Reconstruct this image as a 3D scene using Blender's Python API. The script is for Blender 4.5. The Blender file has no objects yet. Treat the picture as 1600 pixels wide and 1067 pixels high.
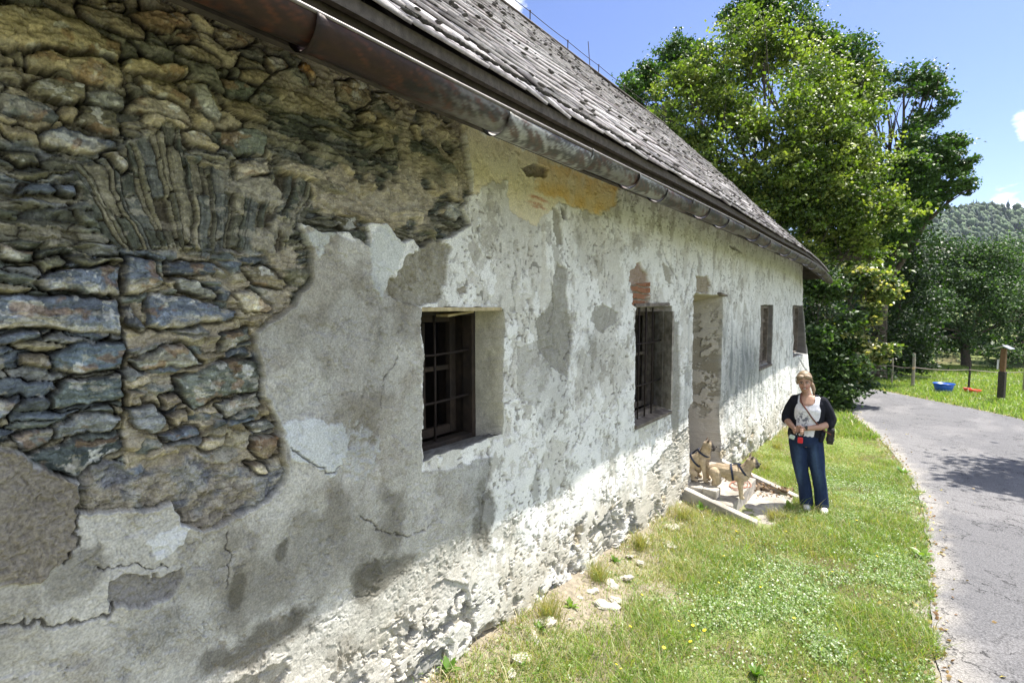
import bpy, bmesh, math, random
import numpy as np
from mathutils import Vector, Matrix

R = math.radians
SC = bpy.context.scene
COL = SC.collection
rng = np.random.default_rng(7)
random.seed(7)

# ---------------------------------------------------------------- camera, sky, sun, exposure
CAM_Z = 2.1
PITCH = math.atan(53.5 / 800.0)
YAW = math.atan(615.0 / 800.0 * math.cos(PITCH))
cam_data = bpy.data.cameras.new('camera')
cam_data.sensor_width = 36.0
cam_data.lens = 18.0
cam_data.clip_start = 0.05
cam_data.clip_end = 6000.0
cam = bpy.data.objects.new('camera', cam_data)
COL.objects.link(cam)
cam.location = (0, 0, CAM_Z)
cam.rotation_euler = (math.pi / 2 - PITCH, 0, YAW)
SC.camera = cam
SC.render.resolution_x = 1024
SC.render.resolution_y = 682

SUN_ELEV = R(62.0)
SUN_AZ = R(30.0)                      # from +Y towards +X
sun_dir = Vector((math.sin(SUN_AZ) * math.cos(SUN_ELEV), math.cos(SUN_AZ) * math.cos(SUN_ELEV), math.sin(SUN_ELEV)))
sd = bpy.data.lights.new('sun', 'SUN')
sd.energy = 5.0
sd.angle = R(0.5)
sd.color = (1.0, 0.95, 0.87)
so = bpy.data.objects.new('sun', sd)
COL.objects.link(so)
so.rotation_euler = (-sun_dir).to_track_quat('-Z', 'Y').to_euler()

world = bpy.data.worlds.new('World')
SC.world = world
world.use_nodes = True
wn = world.node_tree
for n in list(wn.nodes):
    wn.nodes.remove(n)
w_out = wn.nodes.new('ShaderNodeOutputWorld')
w_bg = wn.nodes.new('ShaderNodeBackground')
w_bg.inputs['Strength'].default_value = 0.105
w_sky = wn.nodes.new('ShaderNodeTexSky')
w_sky.sky_type = 'NISHITA'
w_sky.sun_disc = False
w_sky.sun_elevation = SUN_ELEV
w_sky.sun_rotation = SUN_AZ
w_sky.altitude = 500
w_sky.air_density = 1.0
w_sky.dust_density = 0.5
w_sky.ozone_density = 2.0
w_tc = wn.nodes.new('ShaderNodeTexCoord')
# thin white clouds: noise in the sky direction, only near three directions of the photographed sky
w_map = wn.nodes.new('ShaderNodeMapping')
w_map.inputs['Scale'].default_value = (7, 7, 20)
wn.links.new(w_tc.outputs['Generated'], w_map.inputs['Vector'])
w_noise = wn.nodes.new('ShaderNodeTexNoise')
w_noise.inputs['Scale'].default_value = 1.6
w_noise.inputs['Detail'].default_value = 7
w_noise.inputs['Roughness'].default_value = 0.6
wn.links.new(w_map.outputs['Vector'], w_noise.inputs['Vector'])


def pix_dir(px, py):
    fw = np.array([-math.sin(YAW) * math.cos(PITCH), math.cos(YAW) * math.cos(PITCH), -math.sin(PITCH)])
    rt = np.array([math.cos(YAW), math.sin(YAW), 0.0])
    up = np.cross(rt, fw)
    return fw * 800.0 + rt * (px - 800.0) + up * (533.5 - py)


def wmath(op, a, b=None, clamp=False):
    m = wn.nodes.new('ShaderNodeMath')
    m.operation = op
    m.use_clamp = clamp
    for i, v in enumerate((a, b)):
        if v is None:
            continue
        if isinstance(v, (int, float)):
            m.inputs[i].default_value = v
        else:
            wn.links.new(v, m.inputs[i])
    return m.outputs[0]


acc = None
for (px, py, rad, amt) in [(775, -8, 0.075, 1.0), (1606, 196, 0.036, 0.75), (1440, 322, 0.055, 0.8), (1575, 332, 0.06, 0.75), (300, 200, .4, .5)]:
    d = pix_dir(px, py)
    d = d / np.linalg.norm(d)
    vm = wn.nodes.new('ShaderNodeVectorMath')
    vm.operation = 'DISTANCE'
    wn.links.new(w_tc.outputs['Generated'], vm.inputs[0])
    vm.inputs[1].default_value = tuple(d)
    v = wmath('DIVIDE', vm.outputs['Value'], rad)
    v = wmath('SUBTRACT', 1.0, v, True)
    v = wmath('MULTIPLY', v, amt)
    acc = v if acc is None else wmath('MAXIMUM', acc, v)
v = wmath('MULTIPLY', acc, 0.75)
v = wmath('ADD', v, w_noise.outputs['Fac'])
v = wmath('SUBTRACT', v, 0.78)
v = wmath('MULTIPLY', v, 5.0, True)
# unseen white cloud added behind the camera to brighten the shaded wall
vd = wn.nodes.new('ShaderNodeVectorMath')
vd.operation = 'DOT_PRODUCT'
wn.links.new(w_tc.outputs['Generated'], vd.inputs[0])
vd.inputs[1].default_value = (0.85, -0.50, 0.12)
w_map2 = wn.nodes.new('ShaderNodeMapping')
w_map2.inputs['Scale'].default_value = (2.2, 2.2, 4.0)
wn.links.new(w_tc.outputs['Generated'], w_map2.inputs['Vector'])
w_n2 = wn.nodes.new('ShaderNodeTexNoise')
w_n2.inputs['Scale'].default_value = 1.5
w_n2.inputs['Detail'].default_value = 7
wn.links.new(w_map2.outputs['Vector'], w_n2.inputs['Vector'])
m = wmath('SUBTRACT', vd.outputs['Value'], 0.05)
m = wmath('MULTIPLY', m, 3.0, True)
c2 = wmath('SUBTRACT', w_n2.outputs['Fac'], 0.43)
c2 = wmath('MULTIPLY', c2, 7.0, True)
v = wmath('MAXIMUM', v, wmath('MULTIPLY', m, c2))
w_tint = wn.nodes.new('ShaderNodeMixRGB')
w_tint.blend_type = 'MULTIPLY'
w_tint.inputs['Fac'].default_value = 1
w_tint.inputs['Color2'].default_value = (0.82, 0.79, 0.96, 1)
wn.links.new(w_sky.outputs['Color'], w_tint.inputs['Color1'])
w_mix = wn.nodes.new('ShaderNodeMixRGB')
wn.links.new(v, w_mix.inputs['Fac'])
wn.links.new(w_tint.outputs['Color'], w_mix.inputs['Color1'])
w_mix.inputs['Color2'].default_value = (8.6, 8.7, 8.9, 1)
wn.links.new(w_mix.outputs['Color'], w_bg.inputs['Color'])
wn.links.new(w_bg.outputs['Background'], w_out.inputs['Surface'])

SC.view_settings.view_transform = 'Standard'
SC.view_settings.look = 'None'
SC.view_settings.gamma = 1.0
SC.view_settings.exposure = 1.12

# ---------------------------------------------------------------- helpers
FW = np.array([-math.sin(YAW) * math.cos(PITCH), math.cos(YAW) * math.cos(PITCH), -math.sin(PITCH)])
RT = np.array([math.cos(YAW), math.sin(YAW), 0.0])
UP = np.cross(RT, FW)
CAMP = np.array([0.0, 0.0, CAM_Z])
WX = -1.95                            # the wall face


def project(P):
    d = P - CAMP
    z = d @ FW
    return 800.0 + 800.0 * (d @ RT) / z, 533.5 - 800.0 * (d @ UP) / z, z


def at_x(px, py, x=WX):               # point of the plane X = x seen at a spot of the photograph
    d = pix_dir(px, py)
    t = x / d[0]
    return np.array([x, d[1] * t, CAM_Z + d[2] * t])


def at_depth(px, py, depth):
    d = pix_dir(px, py) / 800.0
    return CAMP + d * depth


def gz(x, y):                         # lie of the land
    x = np.asarray(x, float); y = np.asarray(y, float)
    z = 0.12 - 0.062 * np.minimum(y, 8.0) - 0.030 * np.clip(y - 8.0, 0, 22) + 0.012 * np.clip(y - 45, 0, 400)
    bank = 0.13 * np.exp(-np.clip(x - WX, 0, 9) / 0.35) * np.clip(1 - (y - 13) / 3, 0, 1)
    return z + bank


def at_ground(px, py):
    d = pix_dir(px, py)
    z = -0.3
    for _ in range(30):
        t = (z - CAM_Z) / d[2]
        p = CAMP + d * t
        z = float(gz(p[0], p[1]))
    return np.array([p[0], p[1], z])


def _hash(xi, yi, seed):
    h = (xi.astype(np.int64) * 374761393 + yi.astype(np.int64) * 668265263 + seed * 974634777) & 0xffffffff
    h = ((h ^ (h >> 13)) * 1274126177) & 0xffffffff
    h = ((h ^ (h >> 16)) * 2246822519) & 0xffffffff
    return ((h ^ (h >> 15)) & 0xffffff) / float(0xffffff)


def vnoise(x, y, seed=0):
    xi = np.floor(x); yi = np.floor(y)
    fx = x - xi; fy = y - yi
    fx = fx * fx * fx * (fx * (fx * 6 - 15) + 10); fy = fy * fy * fy * (fy * (fy * 6 - 15) + 10)
    a = _hash(xi, yi, seed); b = _hash(xi + 1, yi, seed)
    c = _hash(xi, yi + 1, seed); d = _hash(xi + 1, yi + 1, seed)
    return (a + (b - a) * fx) * (1 - fy) + (c + (d - c) * fx) * fy


def fbm(x, y, seed=0, octaves=4, gain=0.5):
    s = np.zeros_like(x, dtype=float); amp = 1.0; tot = 0.0
    ca, sa = math.cos(0.6), math.sin(0.6)
    for o in range(octaves):
        s += amp * vnoise(x, y, seed + o * 17)
        tot += amp; amp *= gain
        x, y = (x * ca - y * sa) * 2.03 + 3.1, (x * sa + y * ca) * 2.03 + 1.7
    return s / tot                    # 0..1, mean .5


def sstep(a, b, v):
    t = np.clip((v - a) / (b - a), 0, 1)
    return t * t * (3 - 2 * t)


def poly_sd(poly, X, Y):              # signed distance, positive inside
    P = np.asarray(poly, float)
    d = np.full(X.shape, 1e18)
    inside = np.zeros(X.shape, bool)
    n = len(P)
    for i in range(n):
        ax, ay = P[i]; bx, by = P[(i + 1) % n]
        ex, ey = bx - ax, by - ay
        wx, wy = X - ax, Y - ay
        t = np.clip((wx * ex + wy * ey) / (ex * ex + ey * ey + 1e-12), 0, 1)
        dx = wx - ex * t; dy = wy - ey * t
        d = np.minimum(d, dx * dx + dy * dy)
        if ay != by:
            c = ((ay > Y) != (by > Y)) & (X < ex * (Y - ay) / ey + ax)
            inside ^= c
    d = np.sqrt(d)
    return np.where(inside, d, -d)


def mesh_np(name, V, F, mat=None, col=None, smooth=True, sizes=None):
    V = np.asarray(V, np.float32)
    me = bpy.data.meshes.new(name)
    me.vertices.add(len(V))
    me.vertices.foreach_set('co', V.ravel())
    if sizes is None:
        F = np.asarray(F, np.int32)
        k = F.shape[1]
        me.loops.add(F.size)
        me.loops.foreach_set('vertex_index', F.ravel())
        me.polygons.add(len(F))
        me.polygons.foreach_set('loop_start', np.arange(0, F.size, k, dtype=np.int32))
    me.update(calc_edges=True)
    if col is not None:
        a = me.color_attributes.new('col', 'FLOAT_COLOR', 'POINT')
        c = np.ones((len(V), 4), np.float32)
        c[:, :3] = col
        a.data.foreach_set('color', c.ravel())
    if smooth:
        me.polygons.foreach_set('use_smooth', np.ones(len(me.polygons), bool))
    if mat is not None:
        me.materials.append(mat)
    return me


def link(name, me, parent=None, label=None, cat=None, group=None, kind=None, loc=None):
    o = bpy.data.objects.new(name, me)
    COL.objects.link(o)
    if parent is not None:
        o.parent = parent
    if label: o['label'] = label
    if cat: o['category'] = cat
    if group: o['group'] = group
    if kind: o['kind'] = kind
    if loc is not None: o.location = loc
    return o


def tex_mat(name, color=(0.5, 0.5, 0.5), rough=0.8, attr=False, noise=0.0, nscale=20.0, bump=0.0, bscale=80.0,
            metal=0.0, transl=0.0, tcol=None, spec=None, color2=None, bump2=0.0, b2scale=400.0, bdist=0.01, sheen=0.0):
    m = bpy.data.materials.new(name)
    m.use_nodes = True
    nt = m.node_tree
    b = nt.nodes['Principled BSDF']
    b.inputs['Roughness'].default_value = rough
    b.inputs['Metallic'].default_value = metal
    if spec is not None:
        b.inputs['Specular IOR Level'].default_value = spec
    if sheen:
        b.inputs['Sheen Weight'].default_value = sheen
    tc = nt.nodes.new('ShaderNodeTexCoord')
    if attr:
        src = nt.nodes.new('ShaderNodeVertexColor')
        src.layer_name = 'col'
        c = src.outputs['Color']
    else:
        src = nt.nodes.new('ShaderNodeRGB')
        src.outputs[0].default_value = (*color, 1)
        c = src.outputs[0]
    if color2 is not None:
        n2 = nt.nodes.new('ShaderNodeTexNoise')
        n2.inputs['Scale'].default_value = nscale * 0.35
        n2.inputs['Detail'].default_value = 6
        nt.links.new(tc.outputs['Object'], n2.inputs['Vector'])
        rr = nt.nodes.new('ShaderNodeValToRGB')
        rr.color_ramp.elements[0].position = 0.42
        rr.color_ramp.elements[1].position = 0.6
        nt.links.new(n2.outputs['Fac'], rr.inputs['Fac'])
        mx = nt.nodes.new('ShaderNodeMixRGB')
        nt.links.new(rr.outputs['Color'], mx.inputs['Fac'])
        nt.links.new(c, mx.inputs['Color1'])
        mx.inputs['Color2'].default_value = (*color2, 1)
        c = mx.outputs['Color']
    if noise:
        n = nt.nodes.new('ShaderNodeTexNoise')
        n.inputs['Scale'].default_value = nscale
        n.inputs['Detail'].default_value = 5
        nt.links.new(tc.outputs['Object'], n.inputs['Vector'])
        mr = nt.nodes.new('ShaderNodeMapRange')
        mr.inputs['From Min'].default_value = 0.25
        mr.inputs['From Max'].default_value = 0.75
        mr.inputs['To Min'].default_value = 1 - noise
        mr.inputs['To Max'].default_value = 1 + noise
        nt.links.new(n.outputs['Fac'], mr.inputs['Value'])
        mu = nt.nodes.new('ShaderNodeMixRGB')
        mu.blend_type = 'MULTIPLY'
        mu.inputs['Fac'].default_value = 1
        nt.links.new(c, mu.inputs['Color1'])
        nt.links.new(mr.outputs['Result'], mu.inputs['Color2'])
        c = mu.outputs['Color']
    nt.links.new(c, b.inputs['Base Color'])
    last = None
    for (s, sc_, dist) in ((bump, bscale, bdist), (bump2, b2scale, bdist * 0.3)):
        if not s:
            continue
        bn = nt.nodes.new('ShaderNodeTexNoise')
        bn.inputs['Scale'].default_value = sc_
        bn.inputs['Detail'].default_value = 6
        bn.inputs['Roughness'].default_value = 0.6
        nt.links.new(tc.outputs['Object'], bn.inputs['Vector'])
        bp = nt.nodes.new('ShaderNodeBump')
        bp.inputs['Strength'].default_value = s
        bp.inputs['Distance'].default_value = dist
        nt.links.new(bn.outputs['Fac'], bp.inputs['Height'])
        if last is not None:
            nt.links.new(last, bp.inputs['Normal'])
        last = bp.outputs['Normal']
    if last is not None:
        nt.links.new(last, b.inputs['Normal'])
    if transl:
        out = nt.nodes['Material Output']
        t = nt.nodes.new('ShaderNodeBsdfTranslucent')
        if tcol is not None:
            mt = nt.nodes.new('ShaderNodeMixRGB')
            mt.blend_type = 'MULTIPLY'
            mt.inputs['Fac'].default_value = 1
            nt.links.new(c, mt.inputs['Color1'])
            mt.inputs['Color2'].default_value = (*tcol, 1)
            nt.links.new(mt.outputs['Color'], t.inputs['Color'])
        else:
            nt.links.new(c, t.inputs['Color'])
        ms = nt.nodes.new('ShaderNodeMixShader')
        ms.inputs['Fac'].default_value = transl
        nt.links.new(b.outputs['BSDF'], ms.inputs[1])
        nt.links.new(t.outputs['BSDF'], ms.inputs[2])
        nt.links.new(ms.outputs['Shader'], out.inputs['Surface'])
    return m


class MB:                              # collects boxes, tubes, lofts; builds ONE mesh
    def __init__(s):
        s.v = []; s.f = []; s.c = []; s.cur = (1, 1, 1)

    def add(s, V, F):
        o = len(s.v)
        s.v.extend([tuple(map(float, p)) for p in V])
        s.c.extend([s.cur] * len(V))
        s.f.extend([tuple(o + i for i in f) for f in F])

    def box(s, c, size, rot=None, taper=1.0):
        hx, hy, hz = size[0] / 2, size[1] / 2, size[2] / 2
        V = []
        for z in (-1, 1):
            k = taper if z > 0 else 1.0
            for (x, y) in ((-1, -1), (1, -1), (1, 1), (-1, 1)):
                V.append(Vector((x * hx * k, y * hy * k, z * hz)))
        if rot is not None:
            V = [rot @ p for p in V]
        V = [p + Vector(c) for p in V]
        s.add(V, [(3, 2, 1, 0), (4, 5, 6, 7), (0, 1, 5, 4), (1, 2, 6, 5), (2, 3, 7, 6), (3, 0, 4, 7)])

    def tube(s, pts, rad, n=10, cap=True, ell=None):
        pts = [Vector(p) for p in pts]
        if not hasattr(rad, '__len__'):
            rad = [rad] * len(pts)
        rings = []
        pu = None
        for i, p in enumerate(pts):
            d = (pts[min(i + 1, len(pts) - 1)] - pts[max(i - 1, 0)])
            if d.length < 1e-9: d = Vector((0, 0, 1))
            d.normalize()
            if pu is None:
                a = Vector((0, 0, 1)) if abs(d.z) < 0.9 else Vector((0, 1, 0))
                u = d.cross(a).normalized()
            else:
                u = (pu - d * pu.dot(d)).normalized()
            w = d.cross(u)
            pu = u
            r = rad[i]
            rings.append([p + (u * math.cos(t) + w * math.sin(t)) * r for t in [2 * math.pi * k / n for k in range(n)]])
        s.rings(rings, cap)

    def rings(s, rings, cap=True):
        n = len(rings[0])
        V = [p for r in rings for p in r]
        F = []
        for i in range(len(rings) - 1):
            for k in range(n):
                k2 = (k + 1) % n
                F.append((i * n + k, i * n + k2, (i + 1) * n + k2, (i + 1) * n + k))
        if cap:
            F.append(tuple(range(n - 1, -1, -1)))
            F.append(tuple((len(rings) - 1) * n + k for k in range(n)))
        s.add(V, F)

    def ell(s, prof, n=20):            # prof: (cx,cy,z,rx,ry) rings stacked, closed body
        rings = []
        for (cx, cy, z, rx, ry) in prof:
            rings.append([(cx + rx * math.cos(t), cy + ry * math.sin(t), z) for t in [2 * math.pi * k / n for k in range(n)]])
        s.rings(rings)

    def sphere(s, c, r, n=14, m=9, rot=None):
        if not hasattr(r, '__len__'): r = (r, r, r)
        V = [Vector((0, 0, -r[2]))]
        for i in range(1, m):
            a = -math.pi / 2 + math.pi * i / m
            for k in range(n):
                t = 2 * math.pi * k / n
                V.append(Vector((r[0] * math.cos(a) * math.cos(t), r[1] * math.cos(a) * math.sin(t), r[2] * math.sin(a))))
        V.append(Vector((0, 0, r[2])))
        if rot is not None: V = [rot @ p for p in V]
        V = [p + Vector(c) for p in V]
        F = []
        for k in range(n):
            k2 = (k + 1) % n
            F.append((0, 1 + k2, 1 + k))
            for i in range(m - 2):
                F.append((1 + i * n + k, 1 + i * n + k2, 1 + (i + 1) * n + k2, 1 + (i + 1) * n + k))
            F.append((1 + (m - 2) * n + k, 1 + (m - 2) * n + k2, len(V) - 1))
        s.add(V, F)

    def mesh(s, name, mat=None, smooth=False, col=False):
        me = bpy.data.meshes.new(name)
        me.from_pydata(s.v, [], s.f)
        if col:
            a = me.color_attributes.new('col', 'FLOAT_COLOR', 'POINT')
            c = np.ones((len(s.v), 4), np.float32)
            c[:, :3] = np.array(s.c, np.float32)
            a.data.foreach_set('color', c.ravel())
        if smooth:
            me.polygons.foreach_set('use_smooth', np.ones(len(me.polygons), bool))
        if mat is not None:
            me.materials.append(mat)
        me.update()
        return me

    def obj(s, name, mat=None, parent=None, smooth=False, bevel=0.0, remesh=0.0, sm=0, sub=0, col=False, **kw):
        me = s.mesh(name, mat, smooth, col)
        if bevel or remesh or sub:
            me = apply_mods(me, bevel, remesh, sm, sub)
            if mat is not None and len(me.materials) == 0:
                me.materials.append(mat)
            if smooth or remesh:
                me.polygons.foreach_set('use_smooth', np.ones(len(me.polygons), bool))
        return link(name, me, parent, **kw)


def apply_mods(me, bevel=0.0, remesh=0.0, sm=0, sub=0):
    nm = me.name
    o = bpy.data.objects.new('tmp', me)
    COL.objects.link(o)
    if remesh:
        m = o.modifiers.new('r', 'REMESH'); m.mode = 'VOXEL'; m.voxel_size = remesh; m.use_smooth_shade = True
    if sm:
        m = o.modifiers.new('s', 'SMOOTH'); m.iterations = sm; m.factor = 0.5
    if bevel:
        m = o.modifiers.new('b', 'BEVEL'); m.width = bevel; m.segments = 2; m.limit_method = 'ANGLE'
    if sub:
        m = o.modifiers.new('u', 'SUBSURF'); m.levels = sub; m.render_levels = sub
    dg = bpy.context.evaluated_depsgraph_get()
    ev = o.evaluated_get(dg)
    new = bpy.data.meshes.new_from_object(ev)
    bpy.data.objects.remove(o)
    bpy.data.meshes.remove(me)
    new.name = nm
    return new


def empty(name, loc, rz=0.0, **kw):
    o = link(name, None, None, **kw)
    o.location = loc
    o.rotation_euler = (0, 0, rz)
    return o
# ---------------------------------------------------------------- the farmhouse wall (one displaced mesh)
house = empty('farmhouse', (WX, 6.0, 0.0), label='old whitewashed farmhouse with crumbling plaster, bare stonework and a grey shingle roof', cat='house')
HO = np.array([WX, 6.0, 0.0])         # everything of the house is built in world space and hung on this Empty


def hlink(name, me, **kw):
    me.transform(Matrix.Translation((-HO[0], -HO[1], -HO[2])))
    return link(name, me, house, **kw)


def wp(pts):                           # outline on the wall face -> (Y, Z) in metres
    return np.array([at_x(px, py)[1:] for px, py in pts])


Y_END = 13.7
ycols = list(np.arange(-2.2, 0.16, 0.012))
xpix = -20.0
while True:
    y = at_x(xpix, 480)[1]
    if y > 5.8: break
    if y > ycols[-1] + 0.001: ycols.append(y)
    xpix += 1.15
ycols += list(np.arange(ycols[-1] + 0.022, Y_END, 0.022)) + [Y_END]
zrows = list(np.arange(-1.0, -0.06, 0.014)) + list(np.arange(-0.05, 2.3, 0.0033)) + list(np.arange(2.3, 3.46, 0.0038))


def rect_of(l, t, r, b):               # opening from its left/right columns and top/bottom at the near edge
    y0 = at_x(l, t)[1]; y1 = at_x(r, t)[1]
    return y0, y1, at_x(l, b)[2], at_x(l, t)[2]


W1 = rect_of(657, 481, 789, 722)
W2 = rect_of(994, 478, 1050, 672)
W3 = rect_of(1188, 476, 1207, 577)
W4 = rect_of(1238, 477, 1253, 558)
DR = rect_of(1084, 458, 1131, 762)
OPEN = [W1, W2, W3, W4, DR]
snapy = [v for o in OPEN for v in o[:2]]
snapz = [v for o in OPEN for v in o[2:]]


def snap(arr, vals):
    a = np.array(arr)
    for v in vals:
        a[np.argmin(abs(a - v))] = v
    return a


yc = snap(ycols, snapy); zr = snap(zrows, snapz)
NY, NZ = len(yc), len(zr)
Yg, Zg = np.meshgrid(yc, zr, indexing='ij')
Yw = Yg + (fbm(Yg * 9, Zg * 9, 3, 3) - 0.5) * 0.03 + (fbm(Yg * 45, Zg * 45, 4, 2) - 0.5) * 0.008
Zw = Zg + (fbm(Yg * 9, Zg * 9, 5, 3) - 0.5) * 0.03 + (fbm(Yg * 45, Zg * 45, 6, 2) - 0.5) * 0.008


def sd_of(poly, rag=0.02, seed=11, pad=0.12, X=None, Z=None, isworld=False, freq=14):
    P = poly if isworld else wp(poly)
    out = np.full(Yg.shape, -9.0)
    y0, y1 = P[:, 0].min() - pad, P[:, 0].max() + pad
    z0, z1 = P[:, 1].min() - pad, P[:, 1].max() + pad
    i0, i1 = np.searchsorted(yc, [y0, y1]); j0, j1 = np.searchsorted(zr, [z0, z1])
    if i1 <= i0 or j1 <= j0: return out
    s = (slice(i0, i1), slice(j0, j1))
    a, b = Yg[s], Zg[s]
    da = (fbm(a * freq, b * freq, seed, 4, 0.6) - 0.5) * 2 * rag
    db = (fbm(a * freq, b * freq, seed + 50, 4, 0.6) - 0.5) * 2 * rag
    out[s] = poly_sd(P, a + da, b + db)
    return out


def mixc(C, col, m):
    C += (np.asarray(col) - C) * m[..., None]


def voro(qx, qy, seed):
    xi = np.floor(qx); yi = np.floor(qy)
    F1 = np.full(qx.shape, 9.0); F2 = np.full(qx.shape, 9.0)
    ID = np.zeros(qx.shape); OX = np.zeros(qx.shape); OY = np.zeros(qx.shape)
    for dx in (-1, 0, 1):
        for dy in (-1, 0, 1):
            cx, cy = xi + dx, yi + dy
            jx = cx + 0.12 + 0.76 * _hash(cx, cy, seed); jy = cy + 0.12 + 0.76 * _hash(cx, cy, seed + 9)
            ox, oy = qx - jx, qy - jy
            d = np.sqrt(ox * ox + oy * oy)
            closer = d < F1
            F2 = np.where(closer, F1, np.minimum(F2, d))
            ID = np.where(closer, _hash(cx, cy, seed + 21), ID)
            OX = np.where(closer, ox, OX); OY = np.where(closer, oy, OY)
            F1 = np.where(closer, d, F1)
    return F1, F2, ID, OX, OY


def pick(pal, ID):
    pal = np.array(pal)
    return pal[np.minimum((ID * len(pal)).astype(int), len(pal) - 1)]


n_big = fbm(Yg * 1.7, Zg * 1.7, 31, 4)
n_mid = fbm(Yg * 7, Zg * 7, 32, 5)
n_fin = fbm(Yg * 45, Zg * 45, 33, 4, 0.6)
n_grit = fbm(Yg * 130, Zg * 130, 34, 2)


def chips(x, y, a, b, seed, amp=.008, tl=.012):
    '''broken, angular surface: every little facet a tilted plane'''
    F1, F2, ID, OX, OY = voro(x / a, y / b, seed)
    an = ((ID * 61.7) % 1) * 6.283
    return (((ID * 17.3) % 1) - .5) * amp + (OX * np.cos(an) + OY * np.sin(an)) * tl, ID


n_str = fbm(Yg * 9, Zg * 1.6, 35, 5, 0.6)     # rain streaks run down the wall

# --- limewash
H = (n_big - 0.5) * 0.05 + (n_mid - 0.5) * 0.012 + (n_fin - 0.5) * 0.002
C = np.empty(Yg.shape + (3,))
C[:] = (0.77, 0.77, 0.74)
mixc(C, (0.67, 0.67, 0.64), sstep(0.42, 0.66, n_mid) * 0.5)
mixc(C, (0.82, 0.82, 0.79), sstep(0.50, 0.60, fbm(Yg * 3.1, Zg * 3.1, 36, 5, .6)) * 0.8)
# scuffed places: paint worn off to grey plaster
wf_ = fbm(Yg * 2.6, Zg * 1.9, 37, 7, 0.66)
worn = sstep(0.555, 0.565, wf_) * sstep(13, 5, Yg)
H -= worn * 0.006
H += np.exp(-((wf_ - .553) / .004) ** 2) * .002 * sstep(13, 5, Yg)
mixc(C, (0.50, 0.48, 0.42), worn * (0.30 + .6 * n_fin))
wf2 = fbm(Yg * 5.5 + 9, Zg * 4.5, 38, 7, 0.68)
w2_ = sstep(0.615, 0.63, wf2)
H -= w2_ * .003
mixc(C, (0.30, 0.28, 0.23), w2_ * .6)
fl_ = fbm(Yg * 17, Zg * 13, 247, 5, .68)
m3 = sstep(.63, .65, fl_) * sstep(.42, .55, fbm(Yg * 1.5, Zg * 1.5, 248, 3))
H -= m3 * .004
mixc(C, (0.50, 0.48, 0.43), m3 * .6)
pin = sstep(.80, .83, vnoise(Yg * 48, Zg * 48, 249)) * sstep(.5, .6, fbm(Yg * 5, Zg * 5, 250, 2))
H -= pin * .006
mixc(C, (0.16, 0.15, 0.12), pin * .7)
hair = np.exp(-((fbm(Yg * 3.3, Zg * 3.3, 47, 5, .6) - .5) / .0035) ** 2) * sstep(.48, .58, fbm(Yg * 1.3, Zg * 1.3, 48, 2))
H -= hair * .006
mixc(C, (0.20, 0.19, 0.17), hair * .6)
run = sstep(.52, .70, fbm(Yg * 16, Zg * .8, 49, 5, .65)) * sstep(1.9, 3.0, Zg + (n_big - .5) * 1.5)
mixc(C, (0.42, 0.37, 0.27), run * .22)
pock = sstep(0.66, 0.72, fbm(Yg * 30, Zg * 22, 39, 3)) * sstep(0.4, 0.6, n_mid)
H -= pock * 0.006
mixc(C, (0.25, 0.24, 0.21), pock * 0.6)
mould = sstep(0.5, 0.72, n_str) * sstep(2.5, 1.6, Zg) * sstep(3.5, 6.5, Yg)
mixc(C, (0.30, 0.32, 0.31), mould * 0.5)
blot = np.exp(-(((Yg - 8.4) / 1.5) ** 2 + ((Zg - 1.15) / 0.55) ** 2))
mixc(C, (0.13, 0.15, 0.16), np.clip(blot * (0.35 + 0.9 * n_str), 0, 0.75))
mixc(C, (0.62, 0.57, 0.44), sstep(2.45, 2.9, Zg + (n_str - .5) * .9) * 0.15)        # dirt washed down from the eave

# --- big grey cement render, left and below
GREY = [(-900, 300), (380, 300), (470, 356), (520, 362), (572, 383), (585, 440), (592, 462), (640, 474), (657, 482), (657, 737), (700, 733), (772, 712), (762, 770), (750, 830), (742, 880), (700, 960), (610, 1400), (-1400, 2400)]
sg = sd_of(GREY, 0.02, 61, pad=0.3)
mg = sstep(-0.006, 0.006, sg) * sstep(-0.02, 0.05, Zg - 0.02)
gcol = np.empty(C.shape); gcol[:] = (0.41, 0.40, 0.36)
mixc(gcol, (0.25, 0.235, 0.20), sstep(0.40, 0.70, n_mid) * 0.6)
mixc(gcol, (0.27, 0.245, 0.20), sstep(.48, .62, fbm(Yg * 2.2, Zg * 2.2, 64, 5, .6)) * .5)
mixc(gcol, (0.50, 0.49, 0.45), sstep(0.5, 0.66, fbm(Yg * 5, Zg * 5, 63, 5)) * 0.7)
mixc(gcol, (0.44, 0.46, 0.46), sstep(0.62, 0.3, n_big) * 0.35)
gcol *= (0.66 + 0.42 * n_grit + .36 * n_fin)[..., None]
C += (gcol - C) * mg[..., None]
H = H + mg * ((n_grit - .5) * 0.003 + (n_fin - .5) * .004 + 0.006)

# white piece and other lime patches lying on the grey
for i, (pts, col, dh) in enumerate([
    ([(572, 385), (578, 358), (604, 350), (630, 382), (621, 412), (607, 440), (596, 470), (583, 450)], (0.56, 0.58, 0.56), 0.008),
    ([(443, 668), (470, 655), (500, 652), (530, 662), (541, 690), (538, 715), (525, 745), (500, 740), (480, 722), (450, 720)], (0.60, 0.63, 0.64), 0.006),
    ([(228, 855), (250, 830), (285, 818), (295, 830), (278, 852), (240, 880)], (0.62, 0.64, 0.65), 0.004),
    ([(475, 362), (520, 362), (500, 400), (480, 380)], (0.50, 0.52, 0.50), 0.004),
]):
    s_ = sd_of(pts, 0.03, 70 + i)
    m_ = sstep(-0.003, 0.004, s_)
    mixc(C, col, m_ * (0.75 + 0.25 * n_fin))
    H += m_ * dh
s_ = sd_of([(540, 660), (570, 660), (590, 690), (588, 730), (560, 752), (530, 745)], 0.03, 76)
m_ = sstep(-0.01, 0.015, s_)
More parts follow.
